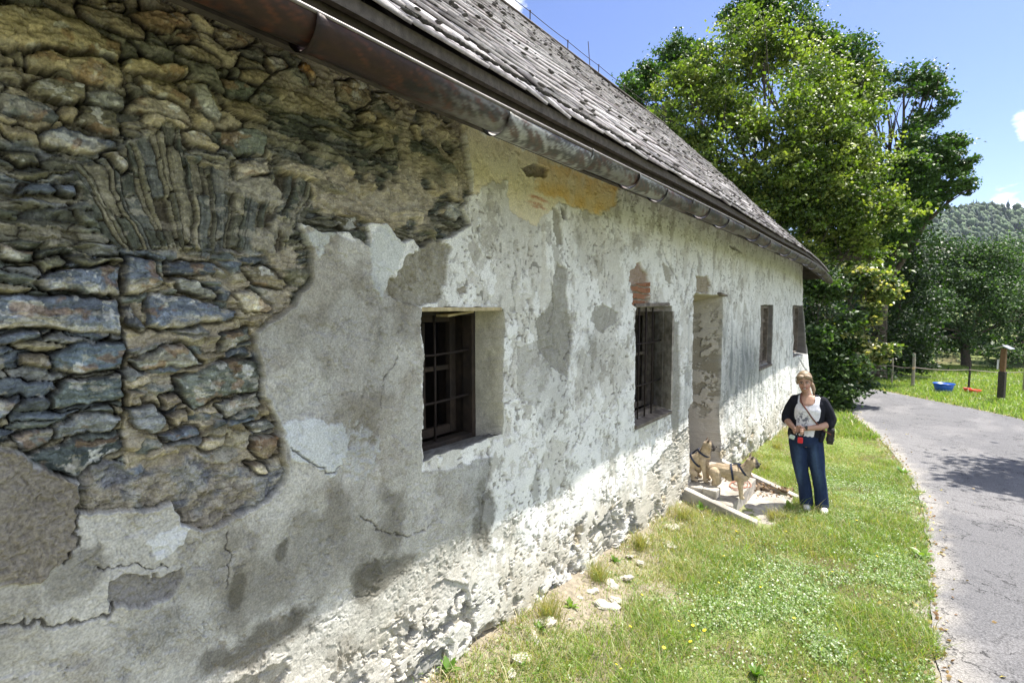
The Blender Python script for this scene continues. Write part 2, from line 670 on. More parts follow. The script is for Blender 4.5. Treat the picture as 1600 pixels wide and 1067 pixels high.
H += m_ * (n_fin - 0.5) * 0.02
mixc(C, (0.48, 0.49, 0.48), m_ * sstep(.4, .6, n_fin))
# coarse brown render at the far left
s_ = sd_of([(-600, 640), (0, 704), (40, 715), (122, 755), (118, 800), (112, 870), (60, 905), (-600, 1000)], 0.02, 77)
m_ = sstep(-0.003, 0.003, s_)
H += m_ * (0.014 + (n_grit - .5) * 0.005 + (n_fin - .5) * .012)
mixc(C, (0.19, 0.165, 0.13), m_ * .85)
C *= (1 - m_ * 0.5 * (0.55 - n_grit))[..., None]
# dark damp blotches over the shadow line
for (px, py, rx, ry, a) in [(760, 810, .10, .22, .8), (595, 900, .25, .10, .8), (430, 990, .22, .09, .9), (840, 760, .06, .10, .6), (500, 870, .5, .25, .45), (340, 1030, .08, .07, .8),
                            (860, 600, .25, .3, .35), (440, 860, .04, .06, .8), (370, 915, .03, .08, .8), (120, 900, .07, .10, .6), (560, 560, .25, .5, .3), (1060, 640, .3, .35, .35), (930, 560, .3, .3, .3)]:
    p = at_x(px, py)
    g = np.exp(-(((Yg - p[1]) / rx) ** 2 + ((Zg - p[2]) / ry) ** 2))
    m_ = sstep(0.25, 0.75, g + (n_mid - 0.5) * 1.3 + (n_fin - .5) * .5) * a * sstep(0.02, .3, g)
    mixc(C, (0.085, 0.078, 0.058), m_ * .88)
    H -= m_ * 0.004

# --- ochre paint below the eave
s_ = sd_of([(728, 196), (800, 226), (870, 252), (968, 292), (962, 322), (938, 336), (900, 325), (872, 318), (836, 352), (800, 332), (795, 282), (772, 284), (742, 306), (735, 240)], 0.03, 81)
m_ = sstep(-0.004, 0.006, s_)
H += m_ * -0.006
mixc(C, (0.72, 0.64, 0.42), m_ * (0.6 + 0.35 * n_mid))
s_ = sd_of([(842, 246), (968, 290), (963, 322), (935, 336), (897, 322), (862, 312), (838, 300)], 0.04, 82)
m_ = sstep(-0.01, 0.03, s_)
mixc(C, (0.70, 0.47, 0.17), m_ * np.clip(0.15 + 1.2 * n_mid, 0, .95))
for (px, py) in [(838, 309), (846, 314), (838, 318), (843, 324)]:
    p = at_x(px, py)
    g = np.exp(-(((Yg - p[1]) / .07) ** 2 + ((Zg - p[2]) / .009) ** 2))
    mixc(C, (0.42, 0.13, 0.05), g * .75 * sstep(.3, .6, n_fin + .1))

# --- layers of plaster fallen off: bare grey undercoat, or deeper; plus one painted dark slit
def fallen(pts, depth=0.012, col=(0.27, 0.255, 0.21), rag=0.03, seed=90, rough=0.01, edge=0.004, amt=.9):
    global H
    s = sd_of(pts, rag, seed)
    m = sstep(-edge, edge, s)
    H = H - m * depth + m * (fbm(Yg * 60, Zg * 60, seed + 3, 3, .6) - 0.5) * rough
    lip = np.exp(-((s + 0.004) / 0.006) ** 2)
    H = H + lip * 0.003
    mixc(C, np.array(col), m * amt * (0.75 + 0.3 * n_fin))
    return m


fallen([(628, 402), (660, 385), (690, 370), (704, 392), (696, 430), (686, 470), (655, 476), (612, 468), (600, 448), (624, 418)], 0.018, (0.21, 0.19, 0.13), seed=91, rough=.02)
fallen([(868, 412), (884, 418), (888, 470), (896, 520), (889, 590), (872, 582), (850, 560), (838, 505), (862, 470)], 0.012, (0.26, 0.25, 0.21), seed=92)
fallen([(862, 326), (874, 332), (880, 384), (866, 386)], 0.012, (0.27, 0.25, 0.19), seed=93)
fallen([(874, 322), (884, 330), (886, 348), (877, 342)], 0.03, (0.12, 0.11, 0.08), rag=.012, seed=94)
fallen([(930, 480), (950, 476), (968, 488), (960, 505), (940, 520), (925, 500)], 0.008, (0.30, 0.29, 0.25), seed=95)
fallen([(1052, 500), (1062, 505), (1064, 600), (1060, 690), (1050, 690)], 0.012, (0.25, 0.24, 0.20), seed=96)
fallen([(808, 545), (850, 530), (862, 580), (840, 640), (812, 620)], 0.005, (0.33, 0.32, 0.28), seed=97, amt=.6)
fallen([(716, 452), (730, 446), (732, 456), (720, 460)], 0.01, (0.27, 0.24, 0.18), rag=.01, seed=98)
fallen([(816, 262), (836, 255), (856, 262), (852, 276), (830, 276)], 0.03, (0.22, 0.19, 0.14), rag=.02, seed=99, rough=.05)
fallen([(985, 425), (1000, 410), (1014, 430), (1016, 478), (990, 478)], 0.03, (0.26, 0.17, 0.11), rag=.02, seed=100, rough=.03)
fallen([(1034, 410), (1045, 415), (1050, 445), (1040, 440)], 0.008, (0.30, 0.28, 0.22), rag=.03, seed=101)
fallen([(1087, 432), (1104, 430), (1110, 445), (1106, 458), (1087, 458)], 0.03, (0.25, 0.20, 0.12), rag=.02, seed=102, rough=.05)
fallen([(1040, 700), (1078, 660), (1084, 690), (1080, 770), (1050, 800), (1015, 800), (1010, 740)], 0.012, (0.27, 0.25, 0.20), seed=103, rough=.03, amt=.7)
fallen([(1200, 360), (1240, 385), (1250, 412), (1215, 398)], 0.008, (0.30, 0.26, 0.17), seed=104, amt=.7)
fallen([(180, 905), (200, 893), (235, 893), (280, 890), (280, 915), (262, 938), (215, 942), (170, 955), (175, 925)], 0.02, (0.22, 0.21, 0.20), seed=105, rough=.02)
fallen([(672, 915), (690, 905), (726, 912), (726, 940), (700, 955), (672, 958)], 0.035, (0.15, 0.16, 0.16), rag=.015, seed=106, rough=.03)
fallen([(716, 915), (728, 925), (735, 965), (718, 968)], 0.02, (0.25, 0.25, 0.22), rag=.012, seed=107)
fallen([(868, 905), (878, 872), (896, 850), (906, 880), (898, 905), (880, 920)], 0.04, (0.30, 0.28, 0.22), rag=.015, seed=108, rough=.03)
fallen([(655, 1010), (690, 985), (705, 1000), (690, 1067), (655, 1100)], 0.04, (0.20, 0.18, 0.14), rag=.02, seed=109, rough=.05)
fallen([(980, 820), (990, 810), (994, 850), (985, 880), (974, 870)], 0.05, (0.25, 0.19, 0.11), rag=.015, seed=110)
fallen([(1074, 640), (1083, 622), (1085, 700), (1082, 752), (1074, 735), (1077, 680)], 0.07, (0.05, 0.045, 0.035), rag=.015, seed=112)  # doorway darkness painted as a near-black notch in the wall
# bricks over the second window
pb = sd_of([(990, 445), (1016, 440), (1017, 478), (990, 478)], 0.006, 111)
mb_ = sstep(-0.003, 0.003, pb)
crs = (Zg / 0.062) % 1.0
joint = sstep(0.16, 0.05, np.minimum(crs, 1 - crs)) 
H += mb_ * (0.012 - joint * 0.02)
mixc(C, (0.30, 0.15, 0.09), mb_ * (1 - joint) * sstep(.35, .5, n_mid))
mixc(C, (0.33, 0.30, 0.24), mb_ * joint)

# cracks
def crack(pts, w=0.004, depth=0.02, seed=120):
    global H
    P = wp(pts)
    pad = 0.05
    i0, i1 = np.searchsorted(yc, [P[:, 0].min() - pad, P[:, 0].max() + pad])
    j0, j1 = np.searchsorted(zr, [P[:, 1].min() - pad, P[:, 1].max() + pad])
    if i1 <= i0 or j1 <= j0: return
    s = (slice(i0, i1), slice(j0, j1))
    a = Yg[s] + (fbm(Yg[s] * 40, Zg[s] * 40, seed, 3) - .5) * 0.03
    b = Zg[s] + (fbm(Yg[s] * 40, Zg[s] * 40, seed + 5, 3) - .5) * 0.03
    d = np.full(a.shape, 9.0)
    for k in range(len(P) - 1):
        ax, ay = P[k]; ex, ey = P[k + 1] - P[k]
        t = np.clip(((a - ax) * ex + (b - ay) * ey) / (ex * ex + ey * ey), 0, 1)
        d = np.minimum(d, np.hypot(a - ax - ex * t, b - ay - ey * t))
    m = sstep(w * 1.6, w * 0.4, d)
    H[s] -= m * depth
    C[s] += (np.array((0.12, 0.11, 0.09)) - C[s]) * (m * .7)[..., None]


for k, (pts, w) in enumerate([
    ([(765, 700), (770, 740), (756, 780), (752, 830)], .005), ([(895, 510), (893, 550), (885, 560)], .008), ([(1120, 455), (1130, 500), (1133, 560)], .012),
    ([(622, 545), (612, 570), (596, 590), (592, 640)], .002), ([(805, 405), (800, 450), (812, 520), (795, 600)], .003), ([(920, 500), (925, 540), (915, 570)], .004),
    ([(120, 800), (118, 850), (100, 880)], .003), ([(0, 968), (80, 972), (165, 965), (178, 950)], .004), ([(1070, 470), (1080, 430), (1085, 410)], .012), ([(1036, 390), (1048, 420), (1060, 440)], .01),
    ([(1230, 425), (1235, 470), (1237, 478)], .012), ([(1243, 430), (1246, 470)], .012), ([(1208, 470), (1203, 455), (1196, 470)], .01), ([(1243, 560), (1248, 590)], .015),
    ([(352, 830), (360, 870), (350, 920)], .0015), ([(150, 890), (210, 880), (260, 885)], .0015), ([(1140, 385), (1160, 395)], .02), ([(900, 700), (912, 660), (930, 640)], .004),
    ([(860, 440), (868, 480), (860, 520)], .004), ([(560, 800), (600, 830), (640, 835), (680, 812)], .002), ([(455, 700), (520, 745), (528, 730)], .003)]):
    crack(pts, w, 0.02, 120 + k * 3)

# --- ragged, rubbly foot of the wall in the sun
footz = 0.55 - 0.035 * np.clip(Yg, 0, 14) + (fbm(Yg * 2.2, Zg * 0 + 2, 140, 4) - .5) * 0.5
foot = sstep(0.22, -0.12, Zg - footz)
broken = sstep(.50, .56, fbm(Yg * 1.6, Zg * 1.9, 146, 6, .6) + .08 * sstep(.25, -.2, Zg - footz + .3) - .05)
F1, F2, ID, OX, OY = voro((Yg + (n_mid - .5) * .06) / 0.21, (Zg + (n_mid - .5) * .06) / 0.11, 142)
ch1, ci1 = chips(Yg + (n_mid - .5) * .03, Zg + (n_mid - .5) * .03, .070, .040, 148, .012, .010)
hn = fbm(Yg * 2.6, Zg * 3.4, 143, 7, .64)
Hb_ = (n_big - 0.5) * 0.05
kf_ = .72 * sstep(0.45, 0.05, Zg - footz)
H = Hb_ + (H - Hb_) * (1 - kf_)
holes = sstep(0.585, 0.60, hn + .05 * sstep(.1, -.4, Zg - footz)) * foot
mixc(C, (0.47, 0.44, 0.38), foot * .85)
mixc(C, (0.36, 0.335, 0.28), foot * sstep(.52, .62, n_mid) * sstep(4.5, 2.0, Yg) * .6)
plast = sstep(.495, .505, fbm(Yg * 1.9, Zg * 2.6, 144, 6, .62)) * foot          # limewash still on, in sheets with an edge
H += plast * .003 + foot * .006
mixc(C, (0.66, 0.65, 0.62), plast * (.75 + .2 * n_fin) * (.45 + .55 * sstep(1.5, 3.5, Yg)))
pits = sstep(.60, .65, fbm(Yg * 34, Zg * 26, 145, 4, .6)) * sstep(0.42, 0.10, Zg - footz)
pz = sstep(.44, .56, fbm(Yg * 2.3, Zg * 2.3, 147, 5)) * (1 - plast * .75)
H -= pits * pz * 0.005
mixc(C, (0.25, 0.225, 0.18), pits * pz * .85)
pit2 = sstep(.67, .71, fbm(Yg * 13, Zg * 11, 149, 4, .6)) * foot
H -= pit2 * 0.018
mixc(C, (0.26, 0.24, 0.20), pit2 * .7)
rub = sstep(0.0, 0.14, F2 - F1) * (0.010 + 0.030 * ID) + ch1
H += holes * (-0.05 + rub)
C += (pick([(0.36, 0.33, 0.27), (0.27, 0.26, 0.23), (0.44, 0.42, 0.36), (0.20, 0.20, 0.19), (0.38, 0.32, 0.22)], ID) - C) * (holes * .85)[..., None]
H += 0.03 * sstep(0.8, -0.3, Zg)        # the wall thickens downward
H += 0.22 * sstep(13.0, 13.7, Yg) * sstep(2.6, -0.5, Zg)
H += 0.06 * sstep(3.0, 0.0, Zg) * sstep(6, 13, Yg)

# ---------------------------------------------------------------- exposed stonework
STONE = [(-900, 630), (0, 705), (40, 715), (78, 737), (122, 753), (118, 798), (170, 801), (232, 797), (270, 784), (288, 818), (320, 831), (400, 797), (436, 767), (446, 725), (440, 672), (415, 620),
         (408, 572), (400, 528), (430, 505), (462, 480), (487, 440), (487, 395), (470, 352), (500, 364), (540, 362), (574, 386), (573, 352), (600, 350), (628, 383), (641, 374), (660, 386),
         (702, 370), (736, 350), (722, 322), (741, 300), (735, 240), (727, 190), (700, 60), (600, -300), (-900, -1500)]
ss = sd_of(STONE, 0.012, 151, pad=0.3)
sel = ss > -0.02
i_sel = np.where(sel.any(axis=1))[0]; j_sel = np.where(sel.any(axis=0))[0]
S = (slice(i_sel[0], i_sel[-1] + 1), slice(j_sel[0], j_sel[-1] + 1))
y, z = Yg[S], Zg[S]
nb, nm, nf, ng = n_big[S], n_mid[S], n_fin[S], n_grit[S]
U, Vv, _d = project(np.stack([np.full(y.shape, WX), y, z], -1).reshape(-1, 3))
U = U.reshape(y.shape); Vv = Vv.reshape(y.shape)
bed = fbm(y * 9, z * 90, 152, 4, .6)            # schist bedding
wy = y + (fbm(y * 14, z * 14, 153, 3) - .5) * 0.05 + (fbm(y * 60, z * 60, 253, 2) - .5) * 0.008
wz = z + (fbm(y * 6, z * 14, 154, 3) - .5) * 0.035 + (fbm(y * 50, z * 70, 254, 2) - .5) * 0.008
TAN = [(0.38, 0.33, 0.21), (0.30, 0.26, 0.17), (0.44, 0.39, 0.27), (0.25, 0.23, 0.16), (0.20, 0.20, 0.16)]
BLU = [(0.16, 0.19, 0.215), (0.24, 0.25, 0.24), (0.28, 0.27, 0.21), (0.13, 0.15, 0.165), (0.34, 0.31, 0.21), (0.20, 0.225, 0.20)]
SLA = [(0.16, 0.16, 0.12), (0.20, 0.195, 0.14), (0.12, 0.13, 0.105), (0.24, 0.225, 0.16), (0.15, 0.16, 0.145)]
DARK = np.array((0.055, 0.048, 0.038))
MORT = np.array((0.34, 0.30, 0.22))


def stonify(qx, qy, seed, pal, gap, hi, density=1.0, mort=MORT, base=-0.05):
    F1, F2, ID, OX, OY = voro(qx, qy, seed)
    e = F2 - F1
    e = e + (nf - .5) * .10
    keep = (((ID * 91.7) % 1.0) < density).astype(float)
    top = (0.8 * sstep(0.0, gap * .30, e) + 0.2 * sstep(gap * .2, gap * 1.3, e)) * keep
    col = pick(pal, (ID * 37.3) % 1.0)
    tilt = np.full(OX.shape, 9.0)
    for q in range(4):                 # cleft faces: the lowest of four random planes
        an = ((ID * (13.7 + 29.3 * q)) % 1) * 6.283; stp = 0.02 + 0.06 * ((ID * (7.7 + 11.1 * q)) % 1)
        tilt = np.minimum(tilt, (OX * np.cos(an) + OY * np.sin(an)) * stp + .006 * ((ID * (3.1 + 5 * q)) % 1))
    h = base + top * (hi * (0.30 + 0.70 * ((ID * 53.1) % 1.0)) + tilt)
    c = mort + (col - mort) * top[..., None]
    return h, c, top, ID


pxr = U / 1.0
# default courses of thin schist
hs, cs, tp, _ = stonify(wy / 0.13, (wz + wy * 0.05) / 0.034, 160, BLU, 0.30, 0.055, mort=DARK)
k_r = sstep(195, 205, U) * sstep(370, 410, Vv)                       # right of the old corner joint: more mortar
h2, c2, t2, _ = stonify(wy / 0.085, wz / 0.036, 161, BLU + TAN[:3], 0.28, 0.042, 0.75, mort=MORT, base=-0.038)
dry = sstep(.0, .25, tp); hs -= (1 - dry) * .035
hs = hs + (h2 - hs) * k_r; cs = cs + (c2 - cs) * k_r[..., None]
# upper zone: bigger, browner, dry
k_u = sstep(235, 200, Vv + (nm - .5) * 60)
h3, c3, t3, _ = stonify(wy / 0.15, (wz + wy * .12) / 0.055, 162, TAN, 0.30, 0.07, mort=DARK, base=-0.06)
hs = hs + (h3 - hs) * k_u; cs = cs + (c3 - cs) * k_u[..., None]
# left middle: olive schist
k_l = sstep(170, 120, U) * sstep(200, 240, Vv) * sstep(420, 390, Vv)
h3, c3, t3, _ = stonify(wy / 0.11, (wz - wy * .1) / 0.026, 163, SLA + BLU[:2], 0.3, 0.05, mort=DARK)
hs = hs + (h3 - hs) * k_l; cs = cs + (c3 - cs) * k_l[..., None]
# rubble and mortar, right upper part
k_m = sstep(405, 450, U + (nm - .5) * 50)
h4, c4, t4, _ = stonify(wy / 0.15, wz / 0.070, 164, TAN + SLA[:3], 0.20, 0.05, 0.42, mort=np.array((0.36, 0.32, 0.235)), base=-0.030)
h4 = h4 + (fbm(y * 8, z * 10, 165, 3, .6) - .5) * 0.03
h4b, c4b, _, _ = stonify(wy / 0.20, wz / 0.022, 166, SLA, 0.3, 0.04, mort=DARK, base=-0.05)
kb = sstep(.56, .62, fbm(y * 5, z * 5, 167, 3))
h4 = h4 + (h4b - h4) * kb; c4 = c4 + (c4b - c4) * kb[..., None]
hs = hs + (h4 - hs) * k_m; cs = cs + (c4 - cs) * k_m[..., None]
# relieving arch: slates on edge fanning from a centre below
pc = at_x(345, 640)
dy_, dz_ = y - pc[1], z - pc[2]
rad_ = np.hypot(dy_, dz_); ang_ = np.arctan2(dy_, dz_)
fan = wp([(112, 275), (135, 248), (165, 255), (195, 225), (235, 215), (262, 190), (285, 200), (292, 240), (330, 262), (400, 258), (440, 270), (490, 285), (497, 325), (470, 350), (446, 392), (330, 386), (180, 392), (150, 345)])
sf = poly_sd(fan, y + (nm - .5) * .05, z + (nf - .5) * .04)
k_f = sstep(-0.005, 0.01, sf)
uu = (ang_ * 0.62 + (nb - .5) * .012 + (nm - .5) * .003) / 0.0175
uu = uu + .35 * np.sin(uu * 2.1)
bi = np.floor(uu); bf = uu - bi
hb1 = _hash(bi, bi * 0 + 3, 168)
rrr = (rad_ + hb1 * .4 + (nf - .5) * .03) / (0.10 + .22 * _hash(bi, bi * 0, 169)); bj = np.floor(rrr); bfj = rrr - bj
hb2 = _hash(bi, bj, 170); hb3 = _hash(bi, bj, 171)
slot = np.minimum(sstep(0, .10, bf), sstep(1.0, .80, bf)) * np.minimum(sstep(0, .03, bfj), sstep(1.0, .97, bfj))
slot = slot * (hb3 > .10)
grain = fbm(ang_ * 120, rad_ * 5, 169, 5, .65)
h5 = -0.055 + slot * (0.012 + .045 * hb2 + (bf - .5) * (hb3 - .5) * .03) + (grain - .5) * .008
c5 = np.array((0.14, 0.125, 0.09)) + (pick(SLA, hb3) - np.array((0.14, 0.125, 0.09))) * slot[..., None]
c5 = c5 * (0.55 + 0.9 * grain)[..., None]
mort_f = sstep(.5, .6, fbm(y * 9, z * 9, 170, 4)) * sstep(320, 380, U)
h5 = h5 + (-0.02 + (nf - .5) * .02 - h5) * mort_f
c5 = c5 + (np.array((0.30, 0.28, 0.22)) - c5) * mort_f[..., None]
hs = hs + (h5 - hs) * k_f; cs = cs + (c5 - cs) * k_f[..., None]
# rough lumps of old mortar at the lower edge
k_d = sstep(0, 14, Vv - (712 + (U - 125) * 0.02) + (nm - .5) * 70) * sstep(115, 150, U)
lum = fbm(y * 14, z * 14, 171, 6, .68)
hs = hs + (-0.03 + (lum - .35) * 0.09 - hs) * k_d
cd = np.empty(cs.shape); cd[:] = (0.31, 0.31, 0.285)
mixc(cd, (0.16, 0.17, 0.20), sstep(.55, .4, lum) * .7)
mixc(cd, (0.34, 0.29, 0.20), sstep(.5, .65, fbm(y * 10, z * 10, 172, 3)) * .6)
cs = cs + (cd - cs) * k_d[..., None]
hs += (bed - .5) * 0.004 * (1 - k_f)

T = 0.375
z1 = lambda pts: [(a * T, b * T) for a, b in pts]
z2 = lambda pts: [(a * T, 350 + b * T) for a, b in pts]
z3 = lambda pts: [(400 + a * T, b * T) for a, b in pts]
t1, t2_, bl, cr, sl, gy, br = (0.40, 0.345, 0.22), (0.31, 0.265, 0.175), (0.17, 0.20, 0.24), (0.52, 0.47, 0.34), (0.18, 0.20, 0.165), (0.30, 0.305, 0.265), (0.26, 0.185, 0.115)
TR = [
    (z1([(-200, 0), (0, -10), (170, 15), (300, 60), (420, 120), (515, 180), (525, 220), (500, 240), (380, 215), (250, 190), (0, 165), (-200, 150)]), t1, .05),
    (z1([(170, -60), (330, -40), (360, 10), (470, 60), (420, 100), (300, 50), (180, 5)]), t2_, .02),
    (z1([(350, 10), (460, 20), (560, 60), (610, 110), (600, 150), (520, 140), (430, 90), (360, 60)]), t2_, .045),
    (z1([(550, 40), (650, 20), (760, 50), (820, 110), (720, 140), (600, 90)]), (0.34, 0.25, 0.14), .045),
    (z1([(370, -10), (530, -20), (540, 15), (420, 15)]), t1, .03),
    (z1([(110, 200), (240, 190), (300, 220), (440, 240), (530, 290), (545, 340), (500, 370), (380, 355), (290, 290), (130, 260)]), t1, .05),
    (z1([(-100, 262), (60, 268), (105, 300), (90, 328), (-100, 322)]), (0.36, 0.33, 0.24), .04),
    (z1([(140, 312), (250, 300), (370, 345), (378, 400), (340, 440), (140, 395)]), (0.22, 0.21, 0.14), .045),
    (z1([(530, 240), (600, 235), (790, 280), (797, 320), (640, 300), (530, 285)]), t1, .05),
    (z1([(585, 308), (700, 340), (800, 400), (800, 440), (700, 400), (590, 355)]), t1, .045),
    (z1([(535, 442), (620, 392), (700, 400), (780, 450), (825, 520), (700, 480), (560, 462)]), (0.40, 0.36, 0.26), .05),
    (z1([(380, 370), (500, 380), (535, 400), (530, 445), (440, 452), (385, 422)]), gy, .04),
    (z1([(750, 190), (850, 195), (940, 250), (935, 278), (850, 262), (770, 222)]), t1, .045),
    (z1([(905, 100), (1000, 100), (1085, 150), (1040, 195), (960, 200), (915, 160)]), t2_, .04),
    (z1([(720, 150), (830, 125), (850, 170), (780, 178)]), t2_, .035),
    (z1([(800, 345), (860, 350), (890, 400), (950, 470), (930, 500), (850, 470), (805, 420)]), (0.36, 0.36, 0.32), .045),
    (z1([(1000, 285), (1090, 280), (1127, 300), (1100, 348), (1010, 322)]), t1, .045),
    (z1([(920, 310), (1000, 320), (1100, 370), (1060, 412), (960, 382)]), sl, .03),
    (z1([(0, 372), (100, 388), (200, 430), (262, 490), (240, 518), (100, 482), (0, 472)]), (0.15, 0.165, 0.16), .045),
    (z1([(185, 540), (280, 522), (400, 560), (495, 580), (495, 612), (350, 622), (200, 588)]), bl, .045),
    (z1([(350, 440), (500, 458), (518, 552), (420, 548), (340, 502)]), (0.19, 0.18, 0.12), .035),
    (z1([(755, 540), (840, 538), (922, 600), (900, 622), (790, 592)]), t1, .045),
    (z1([(885, 535), (1060, 530), (1112, 570), (1112, 632), (1000, 642), (930, 600)]), sl, .04),
    (z1([(990, 660), (1135, 658), (1137, 712), (1000, 748)]), (0.42, 0.38, 0.29), .045),
    (z1([(30, 620), (180, 620), (190, 672), (80, 682)]), (0.18, 0.18, 0.13), .035),
    (z1([(1110, 230), (1180, 215), (1210, 270), (1150, 305), (1110, 270)]), t2_, .04),
    (z1([(240, 770), (310, 775), (325, 820), (260, 815)]), bl, .04),
    (z1([(455, 628), (490, 630), (545, 685), (520, 705), (480, 690)]), (0.40, 0.37, 0.30), .05),
    (z3([(435, 460), (480, 450), (522, 485), (510, 515), (460, 505)]), t1, .04),
    (z3([(340, 325), (480, 325), (505, 420), (430, 440), (350, 400)]), t2_, .035),
    (z3([(505, 380), (560, 375), (638, 425), (600, 448), (520, 420)]), t1, .035),
    (z3([(660, 520), (700, 515), (715, 575), (690, 585)]), t1, .035),
    (z3([(540, 620), (610, 610), (620, 660), (570, 690)]), (0.17, 0.17, 0.13), .035),
    (z3([(810, 845), (860, 835), (880, 880), (840, 920), (800, 900)]), gy, .035),
    (z3([(175, 275), (215, 258), (262, 310), (262, 345)]), (0.46, 0.27, 0.08), .04),
    (z3([(330, 900), (430, 895), (440, 950), (370, 960)]), (0.15, 0.14, 0.09), .03),
    # lower blocks
    (z2([(150, 230), (190, 200), (520, 180), (525, 290), (440, 295), (200, 275)]), bl, .05),
    (z2([(-300, 300), (0, 292), (260, 300), (521, 310), (521, 458), (380, 450), (240, 440), (-300, 450)]), bl, .055),
    (z2([(540, 150), (650, 145), (700, 240), (690, 275), (600, 300), (540, 290)]), bl, .05),
    (z2([(710, 150), (900, 160), (967, 215), (850, 217), (710, 202)]), (0.12, 0.14, 0.17), .035),
    (z2([(740, 218), (820, 235), (922, 302), (900, 322), (770, 287)]), gy, .045),
    (z2([(650, 290), (820, 320), (1000, 360), (980, 402), (850, 412), (690, 447), (630, 422)]), bl, .055),
    (z2([(530, 330), (560, 330), (632, 440), (600, 450), (530, 400)]), (0.14, 0.15, 0.16), .03),
    (z2([(-80, 500), (60, 455), (170, 450), (175, 487), (40, 512)]), bl, .04),
    (z2([(540, 562), (770, 495), (862, 570), (800, 592), (610, 607)]), (0.35, 0.36, 0.31), .05),
    (z2([(210, 560), (330, 500), (521, 490), (521, 600), (380, 612), (220, 622)]), (0.15, 0.19, 0.22), .05),
    (z2([(90, 560), (210, 560), (220, 622), (90, 600)]), (0.24, 0.21, 0.15), .04),
    (z2([(210, 720), (290, 650), (521, 620), (521, 725), (380, 757), (220, 777)]), (0.17, 0.205, 0.20), .05),
    (z2([(750, 640), (900, 580), (1090, 568), (1097, 700), (900, 722), (820, 782), (750, 700)]), (0.19, 0.21, 0.175), .045),
    (z2([(530, 770), (640, 755), (702, 800), (692, 870), (650, 887), (560, 840)]), (0.27, 0.285, 0.28), .05),
    (z2([(-80, 830), (0, 738), (90, 714), (102, 750), (0, 815)]), bl, .05),
    (z2([(70, 985), (180, 940), (530, 885), (530, 950), (380, 1010), (330, 1052), (200, 1030)]), (0.12, 0.145, 0.14), .04),
    (z2([(975, 282), (1060, 268), (1155, 347), (1120, 372), (1020, 357)]), cr, .05),
    (z2([(1060, 900), (1177, 888), (1182, 962), (1100, 982), (1055, 947)]), br, .05),
    (z2([(680, 882), (820, 850), (832, 890), (700, 917)]), bl, .045),
    (z2([(530, 690), (620, 698), (602, 750), (530, 757)]), (0.28, 0.245, 0.17), .05),
    (z2([(678, 720), (752, 708), (762, 750), (690, 777)]), (0.30, 0.26, 0.19), .05),
    (z2([(708, 790), (780, 773), (792, 830), (730, 852)]), (0.32, 0.28, 0.20), .05),
    (z2([(900, 750), (1090, 708), (1102, 760), (950, 822)]), gy, .04),
    (z2([(1010, 165), (1110, 160), (1220, 240), (1200, 268), (1080, 250)]), (0.20, 0.18, 0.12), .03),
    (z2([(60, 890), (250, 850), (240, 902), (90, 962)]), (0.25, 0.26, 0.25), .035),
    (z2([(240, 830), (430, 790), (512, 800), (480, 872), (250, 902)]), (0.25, 0.27, 0.27), .035),
    (z2([(830, 930), (860, 895), (955, 895), (940, 930), (860, 948)]), cr, .045),
    (z2([(1040, 1000), (1110, 1010), (1120, 1030), (1080, 1052)]), cr, .045),
    (z2([(940, 465), (1050, 440), (1058, 490), (960, 540), (925, 540)]), (0.16, 0.18, 0.16), .04),
    (z2([(120, 140), (270, 130), (280, 170), (170, 185)]), (0.19, 0.19, 0.13), .04),
    (z2([(280, 145), (520, 150), (530, 165), (340, 180)]), (0.20, 0.20, 0.14), .035),
    (z2([(0, 130), (130, 150), (120, 100), (0, 80)]), sl, .035),
    (z2([(1040, 840), (1120, 810), (1160, 850), (1080, 885)]), (0.20, 0.21, 0.19), .04),
]
